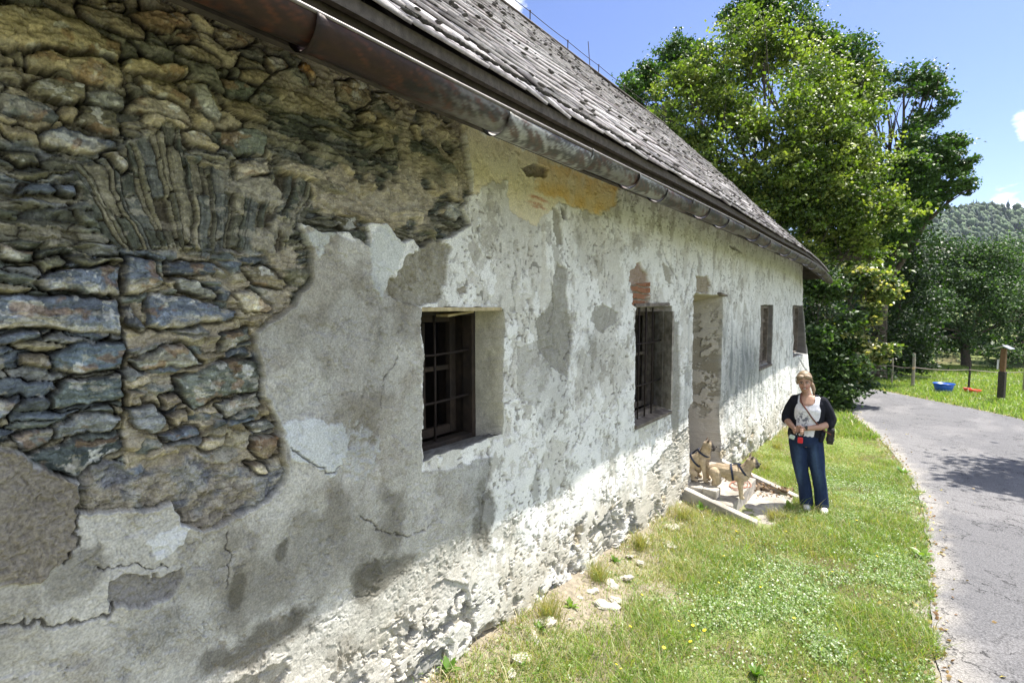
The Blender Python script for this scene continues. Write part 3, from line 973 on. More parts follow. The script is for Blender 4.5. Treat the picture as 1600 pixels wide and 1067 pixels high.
for k, (pts, col, hi) in enumerate(TR):
    P = wp(pts)
    i0, i1 = np.searchsorted(yc[S[0]], [P[:, 0].min() - .06, P[:, 0].max() + .06])
    j0, j1 = np.searchsorted(zr[S[1]], [P[:, 1].min() - .06, P[:, 1].max() + .06])
    if i1 <= i0 or j1 <= j0: continue
    q = (slice(i0, i1), slice(j0, j1))
    a = y[q]; b = z[q]
    s = poly_sd(P, a + (fbm(a * 26, b * 26, 300 + k, 3) - .5) * .016, b + (fbm(a * 26, b * 26, 400 + k, 3) - .5) * .016)
    size = min(np.ptp(P[:, 0]), np.ptp(P[:, 1]))
    rr = min(0.022, size * 0.3)
    prof = sstep(-0.002, rr, s)
    prof = 0.85 * sstep(-.002, .007, s) + 0.15 * prof
    tx, tz = (random.random() - .5) * .10, (random.random() - .35) * .16
    cy_, cz_ = P.mean(axis=0)
    fac = fbm(a * 6, b * 11, 500 + k, 2)
    pl = np.full(a.shape, 9.0)
    for q2 in range(5):
        an = random.random() * 6.283; st_ = random.uniform(.02, .22)
        pl = np.minimum(pl, ((a - cy_) * math.cos(an) + (b - cz_) * math.sin(an)) * st_ + random.uniform(0, .010))
    lf = fbm(a * 5 + b * 2, b * 17, 700 + k, 3); ledge = (np.floor(lf * 8) / 8 - .45) * .030
    h = -0.042 + prof * (hi * .72 + (a - cy_) * tx * .4 + (b - cz_) * tz * .4 + pl) + (np.abs(fac - .5)) * 0.02 + ledge * prof
    inn = s > 0
    c = np.empty(a.shape + (3,)); c[:] = col
    mot = fbm(a * 12, b * 20, 600 + k, 5, .6)
    c *= (0.55 + 0.9 * mot)[..., None]
    if col == bl or random.random() < .35:      # lime crust or ochre weathering on the lower part of a block
        low = sstep(0.015, -0.035, (b - cz_) + (mot - .5) * .12 + .02 * random.random())
        mixc(c, cr if col == bl else (0.33, 0.29, 0.20), low * .75)
    mixc(c, (0.52, 0.52, 0.48), sstep(.66, .70, fbm(a * 24, b * 30, 650 + k, 4)) * .7)
    mixc(c, (0.28, 0.16, 0.07), sstep(.64, .72, fbm(a * 16, b * 22, 660 + k, 4)) * .5)
    dirt_or_rim = sstep(0.012, 0.0, s)  # block colour darkens towards its outline
    c = c + (DARK * 1.3 - c) * (dirt_or_rim * .55)[..., None]
    hh = hs[q]; ccs = cs[q]
    ring = np.exp(-(np.minimum(s, 0) / .0075) ** 2)
    opn = .35 + .65 * sstep(.40, .52, fbm(a * 9, b * 9, 800 + k, 3))
    hh2 = np.where(inn, h, hh - ring * 0.042 * opn)
    cc2 = np.where(inn[..., None], c, ccs + (DARK - ccs) * (ring * .7 * opn)[..., None])
    hs[q] = hh2; cs[q] = cc2
c1, id1 = chips(y + (nm - .5) * .03, z + (nm - .5) * .02, .034, .013, 258, .007, .009)
c2, id2 = chips(y, z, .014, .006, 259, .003, .004)
rsm = k_m * 0.9
c3, id3 = chips(y + (nm - .5) * .05, z + (nm - .5) * .04, .045, .022, 260, .012, .010)
hs += c1 * (1 - .6 * k_f) + c2 + rsm * c3 + (nf - .5) * 0.004
cs = cs * (0.80 + .4 * ((id1 * 31.1) % 1))[..., None] * (0.9 + .2 * ((id2 * 31.1) % 1))[..., None]
cs = cs * (0.50 + 0.52 * nf + .36 * ng)[..., None]
gl = cs.mean(axis=-1, keepdims=True); cs = gl + (cs - gl) * .80
cs = np.where(cs > 0, .26 * (np.maximum(cs, 0) / .26) ** 1.25, cs)
mixc(cs, (0.46, 0.43, 0.35), sstep(.60, .68, fbm(y * 20, z * 34, 257, 5, .65)) * .45)
# the straight vertical joint of the old quoin
jx = sstep(4, 1.0, abs(U - 196 + (nf - .5) * 3)) * sstep(415, 425, Vv) * sstep(700, 690, Vv)
hs -= jx * 0.03
m = sstep(-0.002, 0.004, ss[S])
hs = -.018 + (hs + .018) * .86
H[S] = H[S] * (1 - m) + hs * m + m * (nb - .5) * .03
lip = np.exp(-((ss[S] + 0.006) / 0.007) ** 2)
H[S] += lip * 0.006
C[S] += (cs - C[S]) * m[..., None]
sh = np.exp(-(np.clip(ss[S], 0, 1) / .012) ** 2) * m
H[S] -= sh * 0.02

C = np.clip(C * np.array((1.0, 1.0, 0.985)), 0.01, 0.84)

# ---------------------------------------------------------------- assemble wall mesh with its openings and reveals
def reveal_depth_profile():
    return None


idx = np.arange(NY * NZ).reshape(NY, NZ)
V = np.stack([WX + H, Yw, Zw], -1)
face_keep = np.ones((NY - 1, NZ - 1), bool)
boxes = []
for o in OPEN:
    i0 = int(np.argmin(abs(yc - o[0]))); i1 = int(np.argmin(abs(yc - o[1])))
    j0 = int(np.argmin(abs(zr - o[2]))); j1 = int(np.argmin(abs(zr - o[3])))
    face_keep[i0:i1, j0:j1] = False
    boxes.append((i0, i1, j0, j1))
fi, fj = np.where(face_keep)
F = np.stack([idx[fi, fj], idx[fi + 1, fj], idx[fi + 1, fj + 1], idx[fi, fj + 1]], -1)
allV = [V.reshape(-1, 3)]; allC = [C.reshape(-1, 3)]; allF = [F]
off = NY * NZ
# (inner y0, y1, z0, z1, depth) of each opening
INNER = {
    0: (W1[0] + 0.005, W1[1] - 0.02, at_x(668, 703, WX - .24)[2], W1[3] - 0.015, 0.24),
    1: (W2[0] + 0.02, W2[1] - 0.05, W2[2] + 0.08, W2[3] - 0.02, 0.09),
    2: (W3[0] + 0.02, W3[1] - 0.03, W3[2] + 0.05, W3[3] - 0.03, 0.07),
    3: (W4[0] + 0.02, W4[1] - 0.03, W4[2] + 0.05, W4[3] - 0.03, 0.07),
    4: (DR[0] + 0.04, DR[1] - 0.02, DR[2] + 0.0, DR[3] - 0.10, 0.43)}
for k, (i0, i1, j0, j1) in enumerate(boxes):
    a0, a1, b0, b1, dep = INNER[k]
    n = 44
    sides = [('near', idx[i0, j0:j1 + 1]), ('far', idx[i1, j0:j1 + 1]), ('sill', idx[i0:i1 + 1, j0]), ('head', idx[i0:i1 + 1, j1])]
    o = OPEN[k]
    for side, ids in sides:
        P0 = V.reshape(-1, 3)[ids]; C0 = C.reshape(-1, 3)[ids]
        Yo = Yg.reshape(-1)[ids]; Zo = Zg.reshape(-1)[ids]
        fy = (Yo - o[0]) / (o[1] - o[0]); fz = (Zo - o[2]) / (o[3] - o[2])
        P1 = np.stack([np.full(len(ids), WX - dep), a0 + fy * (a1 - a0), b0 + fz * (b1 - b0)], -1)
        t = np.linspace(0, 1, n)[:, None, None]
        G = P0[None] * (1 - t) + P1[None] * t
        par = np.arange(len(ids))[None] * (0.004) + np.zeros((n, 1))
        tt = t[:, :, 0] * dep + np.zeros_like(par)
        nz_ = (fbm(par * 30, tt * 30, 800 + k * 4, 4, .6) - .5) + (fbm(par * 6, tt * 6, 830 + k * 4, 2) - .5) * 1.5
        amp = np.sin(np.pi * np.clip(t[:, :, 0], 0, 1)) * 0.014
        cc = np.zeros(G.shape)
        pm = fbm(par * 9, tt * 9, 860 + k, 5, .6)
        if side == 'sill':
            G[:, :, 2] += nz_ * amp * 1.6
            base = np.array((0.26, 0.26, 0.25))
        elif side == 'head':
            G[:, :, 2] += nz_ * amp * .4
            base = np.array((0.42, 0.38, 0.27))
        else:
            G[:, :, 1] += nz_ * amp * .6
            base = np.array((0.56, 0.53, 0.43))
        if k == 4 and side == 'far':
            zz = np.linspace(0, 1, len(ids))[None]
            base = np.array((0.60, 0.56, 0.48))
            cc[:] = base
            bare = sstep(.55, .60, pm + 0.20 * np.exp(-((zz - .62) / .22) ** 2) - .04) * (0.35 + .65 * sstep(.2, .4, zz) * sstep(1.0, .8, zz)) * sstep(0.3, .45, zz + (pm - .5))
            G[:, :, 1] += bare * 0.02 * np.sin(np.pi * t[:, :, 0])
            cc += (np.array((0.30, 0.27, 0.20)) - cc) * (bare * .8)[..., None]
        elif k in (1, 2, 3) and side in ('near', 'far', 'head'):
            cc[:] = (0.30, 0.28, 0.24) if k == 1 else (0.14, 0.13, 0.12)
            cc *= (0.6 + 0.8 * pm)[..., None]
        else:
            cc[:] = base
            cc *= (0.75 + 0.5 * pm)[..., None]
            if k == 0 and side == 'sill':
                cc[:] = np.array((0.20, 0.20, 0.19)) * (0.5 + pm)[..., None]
        cc += (C0[None] - cc) * np.exp(-t * 14)
        nn = len(ids)
        ii, jj = np.meshgrid(np.arange(n - 1), np.arange(nn - 1), indexing='ij')
        q = np.stack([ii * nn + jj, ii * nn + jj + 1, (ii + 1) * nn + jj + 1, (ii + 1) * nn + jj], -1).reshape(-1, 4) + off
        if side in ('far', 'sill'):
            pass
        else:
            q = q[:, ::-1]
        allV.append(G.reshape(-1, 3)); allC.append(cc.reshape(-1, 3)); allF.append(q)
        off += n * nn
# far gable end and the top of the wall
gx = np.array([WX + 0.0, WX - 6.2])
Vall = np.concatenate(allV); Call = np.concatenate(allC); Fall = np.concatenate(allF)
# end wall: carry the last column back
last = V[-1]; nzc = len(last)
endV = np.stack([np.concatenate([last[:, 0] - t for t in np.linspace(0, 6.0, 40)]), np.tile(last[:, 1] + 0.0, 40), np.tile(last[:, 2], 40)], -1)
ii, jj = np.meshgrid(np.arange(39), np.arange(nzc - 1), indexing='ij')
q = np.stack([ii * nzc + jj, ii * nzc + jj + 1, (ii + 1) * nzc + jj + 1, (ii + 1) * nzc + jj], -1).reshape(-1, 4) + len(Vall)
Vall = np.concatenate([Vall, endV]); Call = np.concatenate([Call, np.tile(C[-1], (40, 1))]); Fall = np.concatenate([Fall, q])
M_wall = tex_mat('weathered_wall', attr=True, rough=0.95, noise=0.30, nscale=150, bump=0.22, bscale=170, bump2=0.4, b2scale=420, bdist=0.006, spec=0.15)
me = mesh_np('wall', Vall, Fall, M_wall, Call)
hlink('wall', me)
del Vall, Call, Fall, allV, allC, allF
# ---------------------------------------------------------------- roof
EX, EZ, RXX, RZ = -1.50, 3.145, -4.95, 6.59
Y0R, Y_RIDGE, Y_EAVE = -2.6, 12.56, 14.12


def sag(y):
    return 0.0077 * max(0.0, y - 9.0) ** 2 + 0.012 * math.sin(y * 0.9) * (0.3 + 0.7 * min(1, max(0, y / 8)))


M_shingle = tex_mat('grey_shingle', attr=True, rough=0.75, noise=0.35, nscale=26, bump=0.5, bscale=60, bump2=0.5, b2scale=260, bdist=0.01, spec=0.4)
M_moss = tex_mat('dry_moss', (0.075, 0.07, 0.062), rough=1.0, noise=0.5, nscale=60, bump=1.0, bscale=90, bdist=0.02)
M_oldwood = tex_mat('old_dark_wood', (0.055, 0.042, 0.032), rough=0.85, noise=0.5, nscale=12, bump=0.5, bscale=50, bdist=0.01, color2=(0.05, 0.04, 0.032))
M_soffit = tex_mat('eave_board', (0.50, 0.48, 0.42), rough=0.9, noise=0.3, nscale=15, bump=0.3, bscale=50)

slope_len = math.hypot(RXX - EX, RZ - EZ)
NC = 29
expo = slope_len / NC


def roof_pt(y, s, lift=0.0):           # s: metres up the slope from the eave edge
    t = s / slope_len
    x = EX + (RXX - EX) * t
    z = EZ + (RZ - EZ) * t - sag(y) * (1 - t) + lift * 0.707 + 0.02 * math.sin(y * 1.3 + s)*(1 if s > .3 else 0)
    x += lift * 0.707
    return Vector((x, y, z))


rr = random.Random(5)
V_, F_, C_ = [], [], []
for c in range(NC + 1):
    s0 = c * expo - (0.05 if c == 0 else 0.0)
    ymax = Y_EAVE - (Y_EAVE - Y_RIDGE) * max(0, s0) / slope_len
    y = Y0R + rr.random() * 0.2
    while y < ymax:
        w = rr.uniform(0.16, 0.42)
        y1 = min(y + w, ymax)
        g = 0.003
        l0 = 0.032 + rr.gauss(0, 0.004); lt = 0.018 + rr.gauss(0, 0.005)
        if rr.random() < 0.05: l0 += 0.02
        ds = rr.gauss(0, 0.006)
        sa = s0 + ds; sb = min(s0 + expo * 1.7, slope_len + 0.02)
        th = 0.014
        P = [roof_pt(y + g, sa, l0), roof_pt(y1 - g, sa, lt + .01), roof_pt(y1 - g, sb, 0.004), roof_pt(y + g, sb, 0.004),
             roof_pt(y + g, sa, l0 - th), roof_pt(y1 - g, sa, lt + .01 - th), roof_pt(y1 - g, sb, -0.006), roof_pt(y + g, sb, -0.006)]
        o = len(V_)
        V_ += [tuple(p) for p in P]
        k = rr.uniform(0.40, 0.56); wv = rr.uniform(.0, .02)
        if rr.random() < .15: k *= .65
        C_ += [(k + wv, k - .02, k - .015)] * 8
        F_ += [(o, o + 1, o + 2, o + 3), (o + 7, o + 6, o + 5, o + 4), (o, o + 4, o + 5, o + 1), (o + 1, o + 5, o + 6, o + 2), (o + 3, o + 7, o + 4, o)]
        y = y1
me = mesh_np('roof', V_, F_, M_shingle, C_, smooth=False)
roof = hlink('roof', me)


def rchild(mb, name, mat, **kw):
    me = mb.mesh(name, mat, kw.pop('smooth', False), kw.pop('col', False))
    bev = kw.pop('bevel', 0)
    if bev: me = apply_mods(me, bev)
    me.transform(Matrix.Translation(tuple(-HO)))
    return link(name, me, kw.pop('parent', house), **kw)


# roof deck under the shingles, rear slope and hipped end
mb = MB()
N = 40
for i in range(N):
    ya = Y0R + (Y_RIDGE - Y0R) * i / N; yb = Y0R + (Y_RIDGE - Y0R) * (i + 1) / N
    yea = Y0R + (Y_EAVE - Y0R) * i / N; yeb = Y0R + (Y_EAVE - Y0R) * (i + 1) / N
    mb.add([roof_pt(yea, 0.0, -.02), roof_pt(yeb, 0.0, -.02), roof_pt(yb, slope_len, -.02), roof_pt(ya, slope_len, -.02)], [(0, 1, 2, 3)])
back = lambda y, z=EZ: (2 * RXX - EX, y, z)
mb.add([(RXX, Y0R, RZ), (RXX, Y_RIDGE, RZ), back(Y_EAVE), back(Y0R)], [(0, 1, 2, 3)])
mb.add([(RXX, Y_RIDGE, RZ), roof_pt(Y_EAVE, 0, -.02), back(Y_EAVE)], [(0, 1, 2)])
rchild(mb, 'roof_deck', M_oldwood, parent=roof)
# moss tufts along seams and the eave
mb = MB()
for j, ys in enumerate(np.arange(0.55, 13.5, 0.93)):
    for q in range(26):
        s = rr.uniform(0, slope_len)
        if ys > Y_EAVE - (Y_EAVE - Y_RIDGE) * s / slope_len - .1: continue
        s = round(s / expo) * expo + rr.gauss(0, .02)
        if s < 0: s = 0.01
        p = roof_pt(ys + rr.gauss(0, .022) + .05 * s * 0, s, 0.035)
        r = rr.uniform(.010, .024)
        mb.sphere(p, (r, r * rr.uniform(.8, 2.2), r * .5), 6, 4)
for q in range(900):
    y = rr.uniform(0, 13.9); s = abs(rr.gauss(0, .05))
    if q > 480: s = rr.uniform(0, slope_len)
    elif rr.random() < .5: y *= .45
    if y > Y_EAVE - .1 - (Y_EAVE - Y_RIDGE) * s / slope_len: continue
    s = round(s / expo) * expo + rr.gauss(0, .008)
    p = roof_pt(y, max(s, -.02), 0.038)
    r = rr.uniform(.006, .015)
    mb.sphere(p, (r, r * rr.uniform(1.2, 4.0), r * .45), 6, 4)
rchild(mb, 'moss', M_moss, parent=roof, smooth=True, kind='stuff')
# ridge boards and the lightning conductor
mb = MB()
for i in range(12):
    ya = Y0R + (Y_RIDGE - Y0R) * i / 12; yb = Y0R + (Y_RIDGE - Y0R) * (i + 1) / 12
    for sx in (1, -1):
        mb.box((RXX + sx * .075, (ya + yb) / 2, RZ + .0 + .002 * (i % 2)), (.19, yb - ya - .01, .022), Matrix.Rotation(sx * R(45), 3, 'Y'))
rchild(mb, 'ridge_board', M_oldwood, parent=roof)
mb = MB()
pts = []
for i in range(60):
    y = Y0R + (Y_RIDGE + .1 - Y0R) * i / 59
    pts.append((RXX + .02, y, RZ + .20 - .012 * abs(math.sin(y * math.pi / 1.15))))
mb.tube(pts, .006, 5)
M_iron = tex_mat('iron', (0.06, 0.05, 0.045), rough=0.7, metal=.4, noise=.3, nscale=40)
lc = rchild(mb, 'lightning_conductor', M_iron)
for y in np.arange(1.15, Y_RIDGE + .2, 1.15):
    mb = MB(); mb.tube([(RXX + .02, y, RZ + .03), (RXX + .02, y, RZ + .21)], .010, 6); mb.sphere((RXX + .02, y, RZ + .205), .018, 6, 4)
    rchild(mb, 'holder', M_iron, parent=lc)
mb = MB(); mb.tube([(RXX, 8.9, RZ), (RXX - .05, 8.9, RZ + .55)], .008, 5)
rchild(mb, 'rod', M_iron, parent=lc)

# fascia board with knots, soffit, rafters ends
def strip(x0, z0, x1, z1, thick, ya, yb, n=60, sg=1.0, wob=0.0):
    mb = MB()
    ring = []
    d = Vector((x1 - x0, 0, z1 - z0)).normalized(); nn = Vector((d.z, 0, -d.x))
    for i in range(n + 1):
        y = ya + (yb - ya) * i / n
        s = sag(y) * sg
        w = wob * (vnoise(np.array([y * 2.0]), np.array([.5]), 9)[0] - .5)
        a = Vector((x0 + w, y, z0 - s)); b = Vector((x1 + w, y, z1 - s))
        ring.append([a - nn * thick / 2, b - nn * thick / 2, b + nn * thick / 2, a + nn * thick / 2])
    mb.rings(ring)
    return mb


rchild(strip(-1.545, 3.10, -1.545, 2.90, .03, Y0R, Y_EAVE - .02, wob=.01), 'fascia_board', M_oldwood)
rchild(strip(-1.50, 3.125, -1.50, 3.075, .028, Y0R, Y_EAVE - .02, wob=.008), 'eave_board', tex_mat('grey_board', (0.10, 0.085, 0.072), rough=.85, noise=.4, nscale=30, bump=.5, bscale=70))
rchild(strip(-2.10, 3.50, -1.56, 3.02, .024, Y0R, Y_EAVE - .05), 'soffit', M_soffit)
# end fascia of the hipped end
mb = MB(); mb.box((-5, Y_EAVE - .03, 2.86), (7.0, .03, .2)); rchild(mb, 'end_fascia', M_oldwood)

# ---------------------------------------------------------------- gutter in lengths, each lapped into the next
GXc, GZc, GR = -1.452, 2.945, 0.075
M_gut = tex_mat('rusted_zinc', attr=True, rough=0.55, metal=.25, noise=.25, nscale=40, bump=.25, bscale=60, bdist=.006, spec=.5)
joints = [-2.4, -1.1, -.1, .87, 1.77, 2.5, 3.12, 3.6, 4.15, 4.6, 5.2, 5.8, 6.5, 7.1, 7.8, 8.5, 9.2, 9.9, 10.6, 11.3, 12.0, 12.7, 13.4, 14.2]
gut = None
nang = 28
for j in range(len(joints) - 1):
    ya, yb = joints[j], joints[j + 1]
    n = max(6, int((yb - ya) / .012)) if ya < 9 else 24
    yy = np.linspace(ya, yb + .03, n)
    an = np.linspace(-math.pi * 1.0, 0.0, nang)
    # taper: the near end of each length is the wide outer sleeve
    Yv, Av = np.meshgrid(yy, an, indexing='ij')
    tt = (Yv - ya) / (yb - ya)
    rad = GR * (1.0 + 0.05 * (1 - tt)) + 0.006 * np.exp(-((tt) / .03) ** 2)
    dr = np.array([sag(v) for v in yy])[:, None] + 0.012 * math.sin(j * 2.1) * np.ones_like(tt)
    X = GXc + rad * np.cos(Av); Z = GZc + rad * np.sin(Av) - dr + .0
    X2 = GXc + (rad - .003) * np.cos(Av); Z2 = GZc + (rad - .003) * np.sin(Av) - dr
    grey = sstep(1.5, 2.2, Yv + (vnoise(Yv * 1.2, Yv * 0, 5) - .5) * .9) * (0.55 + .45 * math.sin(j * 1.7 + 1) ** 2)
    st = fbm(Yv * 30 + np.sin(Av) * 5, Av * 1.3, 21, 5, .65)
    st2 = fbm(Yv * 4, Av * 2, 22, 3)
    lowr = sstep(-2.6, -.6, Av)
    grey = grey * (1 - .55 * sstep(3.2, 4.2, Yv))
    rustm = np.clip(sstep(.40, .60, st + (st2 - .5) * .8 + .02) + .0, 0, 1)
    colg = np.array((0.34, 0.34, 0.315)); colr = np.array((0.030, 0.013, 0.008)); cold = np.array((0.013, 0.009, 0.008))
    base = colr + (cold - colr) * sstep(.45, .6, st2)[..., None]
    base = base + (np.array((0.095, 0.030, 0.013)) - base) * (sstep(.52, .70, st) * .75)[..., None]
    c = base + (colg - base) * (grey * (1 - rustm * .8))[..., None]
    c = c * (0.35 + .65 * sstep(0, .05, tt))[..., None]
    Vt = np.concatenate([np.stack([X, Yv, Z], -1).reshape(-1, 3), np.stack([X2, Yv, Z2], -1).reshape(-1, 3)])
    ii, kk = np.meshgrid(np.arange(n - 1), np.arange(nang - 1), indexing='ij')
    q = np.stack([ii * nang + kk, ii * nang + kk + 1, (ii + 1) * nang + kk + 1, (ii + 1) * nang + kk], -1).reshape(-1, 4)
    q2 = q[:, ::-1] + n * nang
    rim = []
    for i in range(n - 1):
        rim.append((i * nang + nang - 1, n * nang + i * nang + nang - 1, n * nang + (i + 1) * nang + nang - 1, (i + 1) * nang + nang - 1))
    for k in range(nang - 1):
        rim.append((k, n * nang + k, n * nang + k + 1, k + 1))
    me = mesh_np('gutter_length', Vt, np.concatenate([q, q2, np.array(rim)]), M_gut, np.concatenate([c.reshape(-1, 3)] * 2))
    if gut is None:
        # the rolled bead on the outer lip is the gutter's own mesh
        mb = MB(); mb.tube([(GXc + GR + .001, y, GZc + .004 - sag(y)) for y in np.arange(-2.4, 14.2, .1)], .0065, 8)
        M_bead = tex_mat('bright_zinc', (0.22, 0.20, 0.19), rough=.55, metal=.5, noise=.3, nscale=30)
        gut = rchild(mb, 'gutter', M_bead, smooth=True)
    hm = me; hm.transform(Matrix.Translation(tuple(-HO)))
    link('gutter_length', hm, gut)

# ---------------------------------------------------------------- rest of the house shell (dark rooms behind the openings)
M_room = tex_mat('room_wall', (0.10, 0.085, 0.07), rough=.95, noise=.3, nscale=4)
mb = MB()
mb.box((-7.9, 5.6, 1.4), (.3, 16.0, 3.4)); rchild(mb, 'rear_wall', M_room)
mb = MB(); mb.box((-4.9, -2.3, 1.4), (6.2, .25, 3.4)); rchild(mb, 'near_gable', M_room)
mb = MB(); mb.box((-5.1, 5.7, -.08), (5.6, 15.6, .1)); rchild(mb, 'room_floor', M_room)
mb = MB(); mb.box((-5.1, 5.7, 3.40), (6.0, 16, .06)); rchild(mb, 'ceiling', M_room)
for yy in (3.9, 8.3):
    mb = MB(); mb.box((-5.2, yy, 1.5), (5.4, .2, 3.0)); rchild(mb, 'partition', M_room)

# ---------------------------------------------------------------- windows and door
M_grey_wood = tex_mat('grey_timber', (0.20, 0.17, 0.14), rough=.85, noise=.45, nscale=20, bump=.6, bscale=60, bdist=.008, color2=(0.12, 0.10, 0.08))
M_brown_wood = tex_mat('brown_timber', (0.04, 0.027, 0.017), rough=.8, noise=.45, nscale=18, bump=.5, bscale=50, color2=(0.02, 0.015, 0.011))
M_light_wood = tex_mat('pale_timber', (0.33, 0.31, 0.28), rough=.85, noise=.4, nscale=20, bump=.6, bscale=60, color2=(0.2, 0.18, 0.15))
M_rust = tex_mat('rusty_iron', (0.022, 0.014, 0.011), rough=.8, metal=.2, noise=.4, nscale=60, bump=.4, bscale=200)


def bar_frame(mb, x, y0, y1, z0, z1, w, d, rnd=None):
    mb.box((x, y0 + w / 2, (z0 + z1) / 2), (d, w, z1 - z0))
    mb.box((x, y1 - w / 2, (z0 + z1) / 2), (d, w, z1 - z0))
    mb.box((x, (y0 + y1) / 2, z1 - w / 2), (d - .004, y1 - y0 - 2 * w, w))
    mb.box((x, (y0 + y1) / 2, z0 + w / 2), (d - .004, y1 - y0 - 2 * w, w))


def make_window(k, fw, mat, bars_y, bars_z, inner=True, shut=None, bx=0.05):
    a0, a1, b0, b1, dep = INNER[k]
    x = WX - dep
    mb = MB(); bar_frame(mb, x - .03, a0 - .015, a1 + .015, b0 - .015, b1 + .015, fw, .085)
    me = mb.mesh('window', mat); me = apply_mods(me, .004); me.transform(Matrix.Translation(tuple(-HO)))
    w = link('window', me, house)
    # iron grille
    mb = MB()
    for f in bars_y:
        yy = a0 + f * (a1 - a0)
        mb.tube([(x + bx, yy, b0 - .01), (x + bx + .002, yy + .003, (b0 + b1) / 2), (x + bx, yy, b1 + .01)], .0085, 6)
    for f in bars_z:
        zz = b0 + f * (b1 - b0)
        mb.tube([(x + bx + .012, a0 + .01, zz), (x + bx + .012, (a0 + a1) / 2, zz - .004), (x + bx + .012, a1 - .01, zz + .01)], .008, 6)
    rchild(mb, 'grille', M_rust, parent=w, smooth=True)
    if inner:                          # inner casement standing a little back
        mb = MB(); bar_frame(mb, x - .16, a0 + .02, a1 - .02, b0 + .02, b1 - .02, .055, .04)
        mb.box((x - .16, (a0 + a1) / 2 + .02, (b0 + b1) / 2), (.034, .05, b1 - b0 - .16))
        mb.box((x - .16, (a0 + a1) / 2, b0 + (b1 - b0) * .55), (.03, a1 - a0 - .16, .03))
        rchild(mb, 'casement', M_brown_wood if k == 0 else M_grey_wood, parent=w, bevel=.003)
        mb = MB()
        for (yy, sg_) in ((a0 - .012, 1), (a1 + .012, -1)):
            mb.box((x - .18, yy, (b0 + b1) / 2), (.28, .024, b1 - b0))
        mb.box((x - .18, (a0 + a1) / 2, b1 + .012), (.28, a1 - a0, .024))
        rchild(mb, 'lining', M_grey_wood if k else M_brown_wood, parent=w)
    if shut is not None:
        rchild(shut(a0, a1, b0, b1, x), 'shutter', M_light_wood if k == 1 else M_grey_wood, parent=w, bevel=.002)
    return w


def boards(a0, a1, b0, b1, x):
    mb = MB(); n = 3
    for i in range(n):
        w = (a1 - a0) / n
        mb.box((x - .07 - .004 * (i % 2), a0 + w * (i + .5), (b0 + b1) / 2), (.022, w - .008, b1 - b0 - .02))
    mb.box((x - .05, (a0 + a1) / 2, b0 + .25 * (b1 - b0)), (.02, a1 - a0 - .05, .06))
    mb.box((x - .05, (a0 + a1) / 2, b0 + .75 * (b1 - b0)), (.02, a1 - a0 - .05, .06))
    return mb


def leaf(a0, a1, b0, b1, x):           # an inner shutter leaf swung half open at the far side
    mb = MB(); rot = Matrix.Rotation(R(55), 3, 'Z')
    for i in range(2):
        c = Vector((x - .06, a1 - .03, (b0 + b1) / 2)) + rot @ Vector((-.0, -.09 - .16 * i, 0))
        mb.box(c, (.022, .15, b1 - b0 - .06), rot)
    return mb


w1 = make_window(0, .045, M_brown_wood, [.52], [.33, .68], True, bx=-.03)
mb = MB()
rchild_sh = leaf(*INNER[0][:4], WX - INNER[0][4])
make_window(1, .05, M_grey_wood, [.22, .42, .62], [.30, .68], True, leaf, bx=.03)
make_window(2, .05, M_grey_wood, [], [], False, boards)
make_window(3, .05, M_grey_wood, [], [], False, boards)
for k in (1, 2, 3):                    # wooden window boards
    a0, a1, b0, b1, dep = INNER[k]
    mb = MB(); mb.box((WX - dep / 2 + .01, (a0 + a1) / 2, b0 - .035), (dep + .05, a1 - a0 + .06, .035), Matrix.Rotation(R(7), 3, 'Y'))
    rchild(mb, 'sill', M_grey_wood, bevel=.004)
# lintel plank over the first window, splintered
a0, a1, b0, b1, dep = INNER[0]
mb = MB()
mb.box((WX - .12, (W1[0] + W1[1]) / 2 - .02, W1[3] - .008), (.25, W1[1] - W1[0] - .03, .022))
mb.box((WX - .16, W1[0] + .42, W1[3] - .034), (.10, .22, .014), Matrix.Rotation(R(6), 3, 'X'))
rchild(mb, 'lintel', tex_mat('lintel_wood', (0.42, 0.35, 0.20), rough=.9, noise=.35, nscale=25, bump=.6, bscale=60), bevel=.003)
mb = MB()
mb.box((WX - .06, (W2[0] + W2[1]) / 2, W2[3] + .012), (.13, W2[1] - W2[0] + .02, .035), Matrix.Rotation(R(1.2), 3, 'X'))
rchild(mb, 'lintel', M_grey_wood, bevel=.006)
mb = MB()
mb.box((WX - .01, DR[1] - .10, DR[3] + .005), (.10, .30, .025), Matrix.Rotation(R(-5), 3, 'X'))
rchild(mb, 'lintel', M_grey_wood, bevel=.004)
a0, a1, b0, b1, dep = INNER[4]
mb = MB()
for i in range(5):
    w = (a1 - a0 + .04) / 5
    mb.box((WX - dep - .04 - .003 * (i % 2), a0 - .02 + w * (i + .5), (b0 + b1) / 2), (.035, w - .006, b1 - b0 + .04))
dr = rchild(mb, 'door', M_oldwood, bevel=.003)
mb = MB(); mb.box((WX - dep - .013, a0 + .12, b0 + 1.0), (.014, .05, .16)); mb.tube([(WX - dep, a0 + .12, b0 + 1.02), (WX - dep + .05, a0 + .12, b0 + 1.02), (WX - dep + .05, a0 + .22, b0 + 1.02)], .008, 6)
rchild(mb, 'handle', M_rust, parent=dr)
# wooden threshold of the door and a loose board leaning in the near jamb
mb = MB(); mb.box((WX - .20, (a0 + a1) / 2, DR[2] + .0), (.42, DR[1] - DR[0], .05)); rchild(mb, 'threshold', M_grey_wood, bevel=.006)
# ---------------------------------------------------------------- ground, road, far hill
def axis_grid(a, b, fine, lo, hi):
    mid = np.arange(a, b, fine)
    left = a - np.cumsum(fine * 1.25 ** np.arange(1, 60)); left = left[left > lo]
    right = b + np.cumsum(fine * 1.25 ** np.arange(1, 60)); right = right[right < hi]
    return np.concatenate([[lo], left[::-1], mid, right, [hi]])


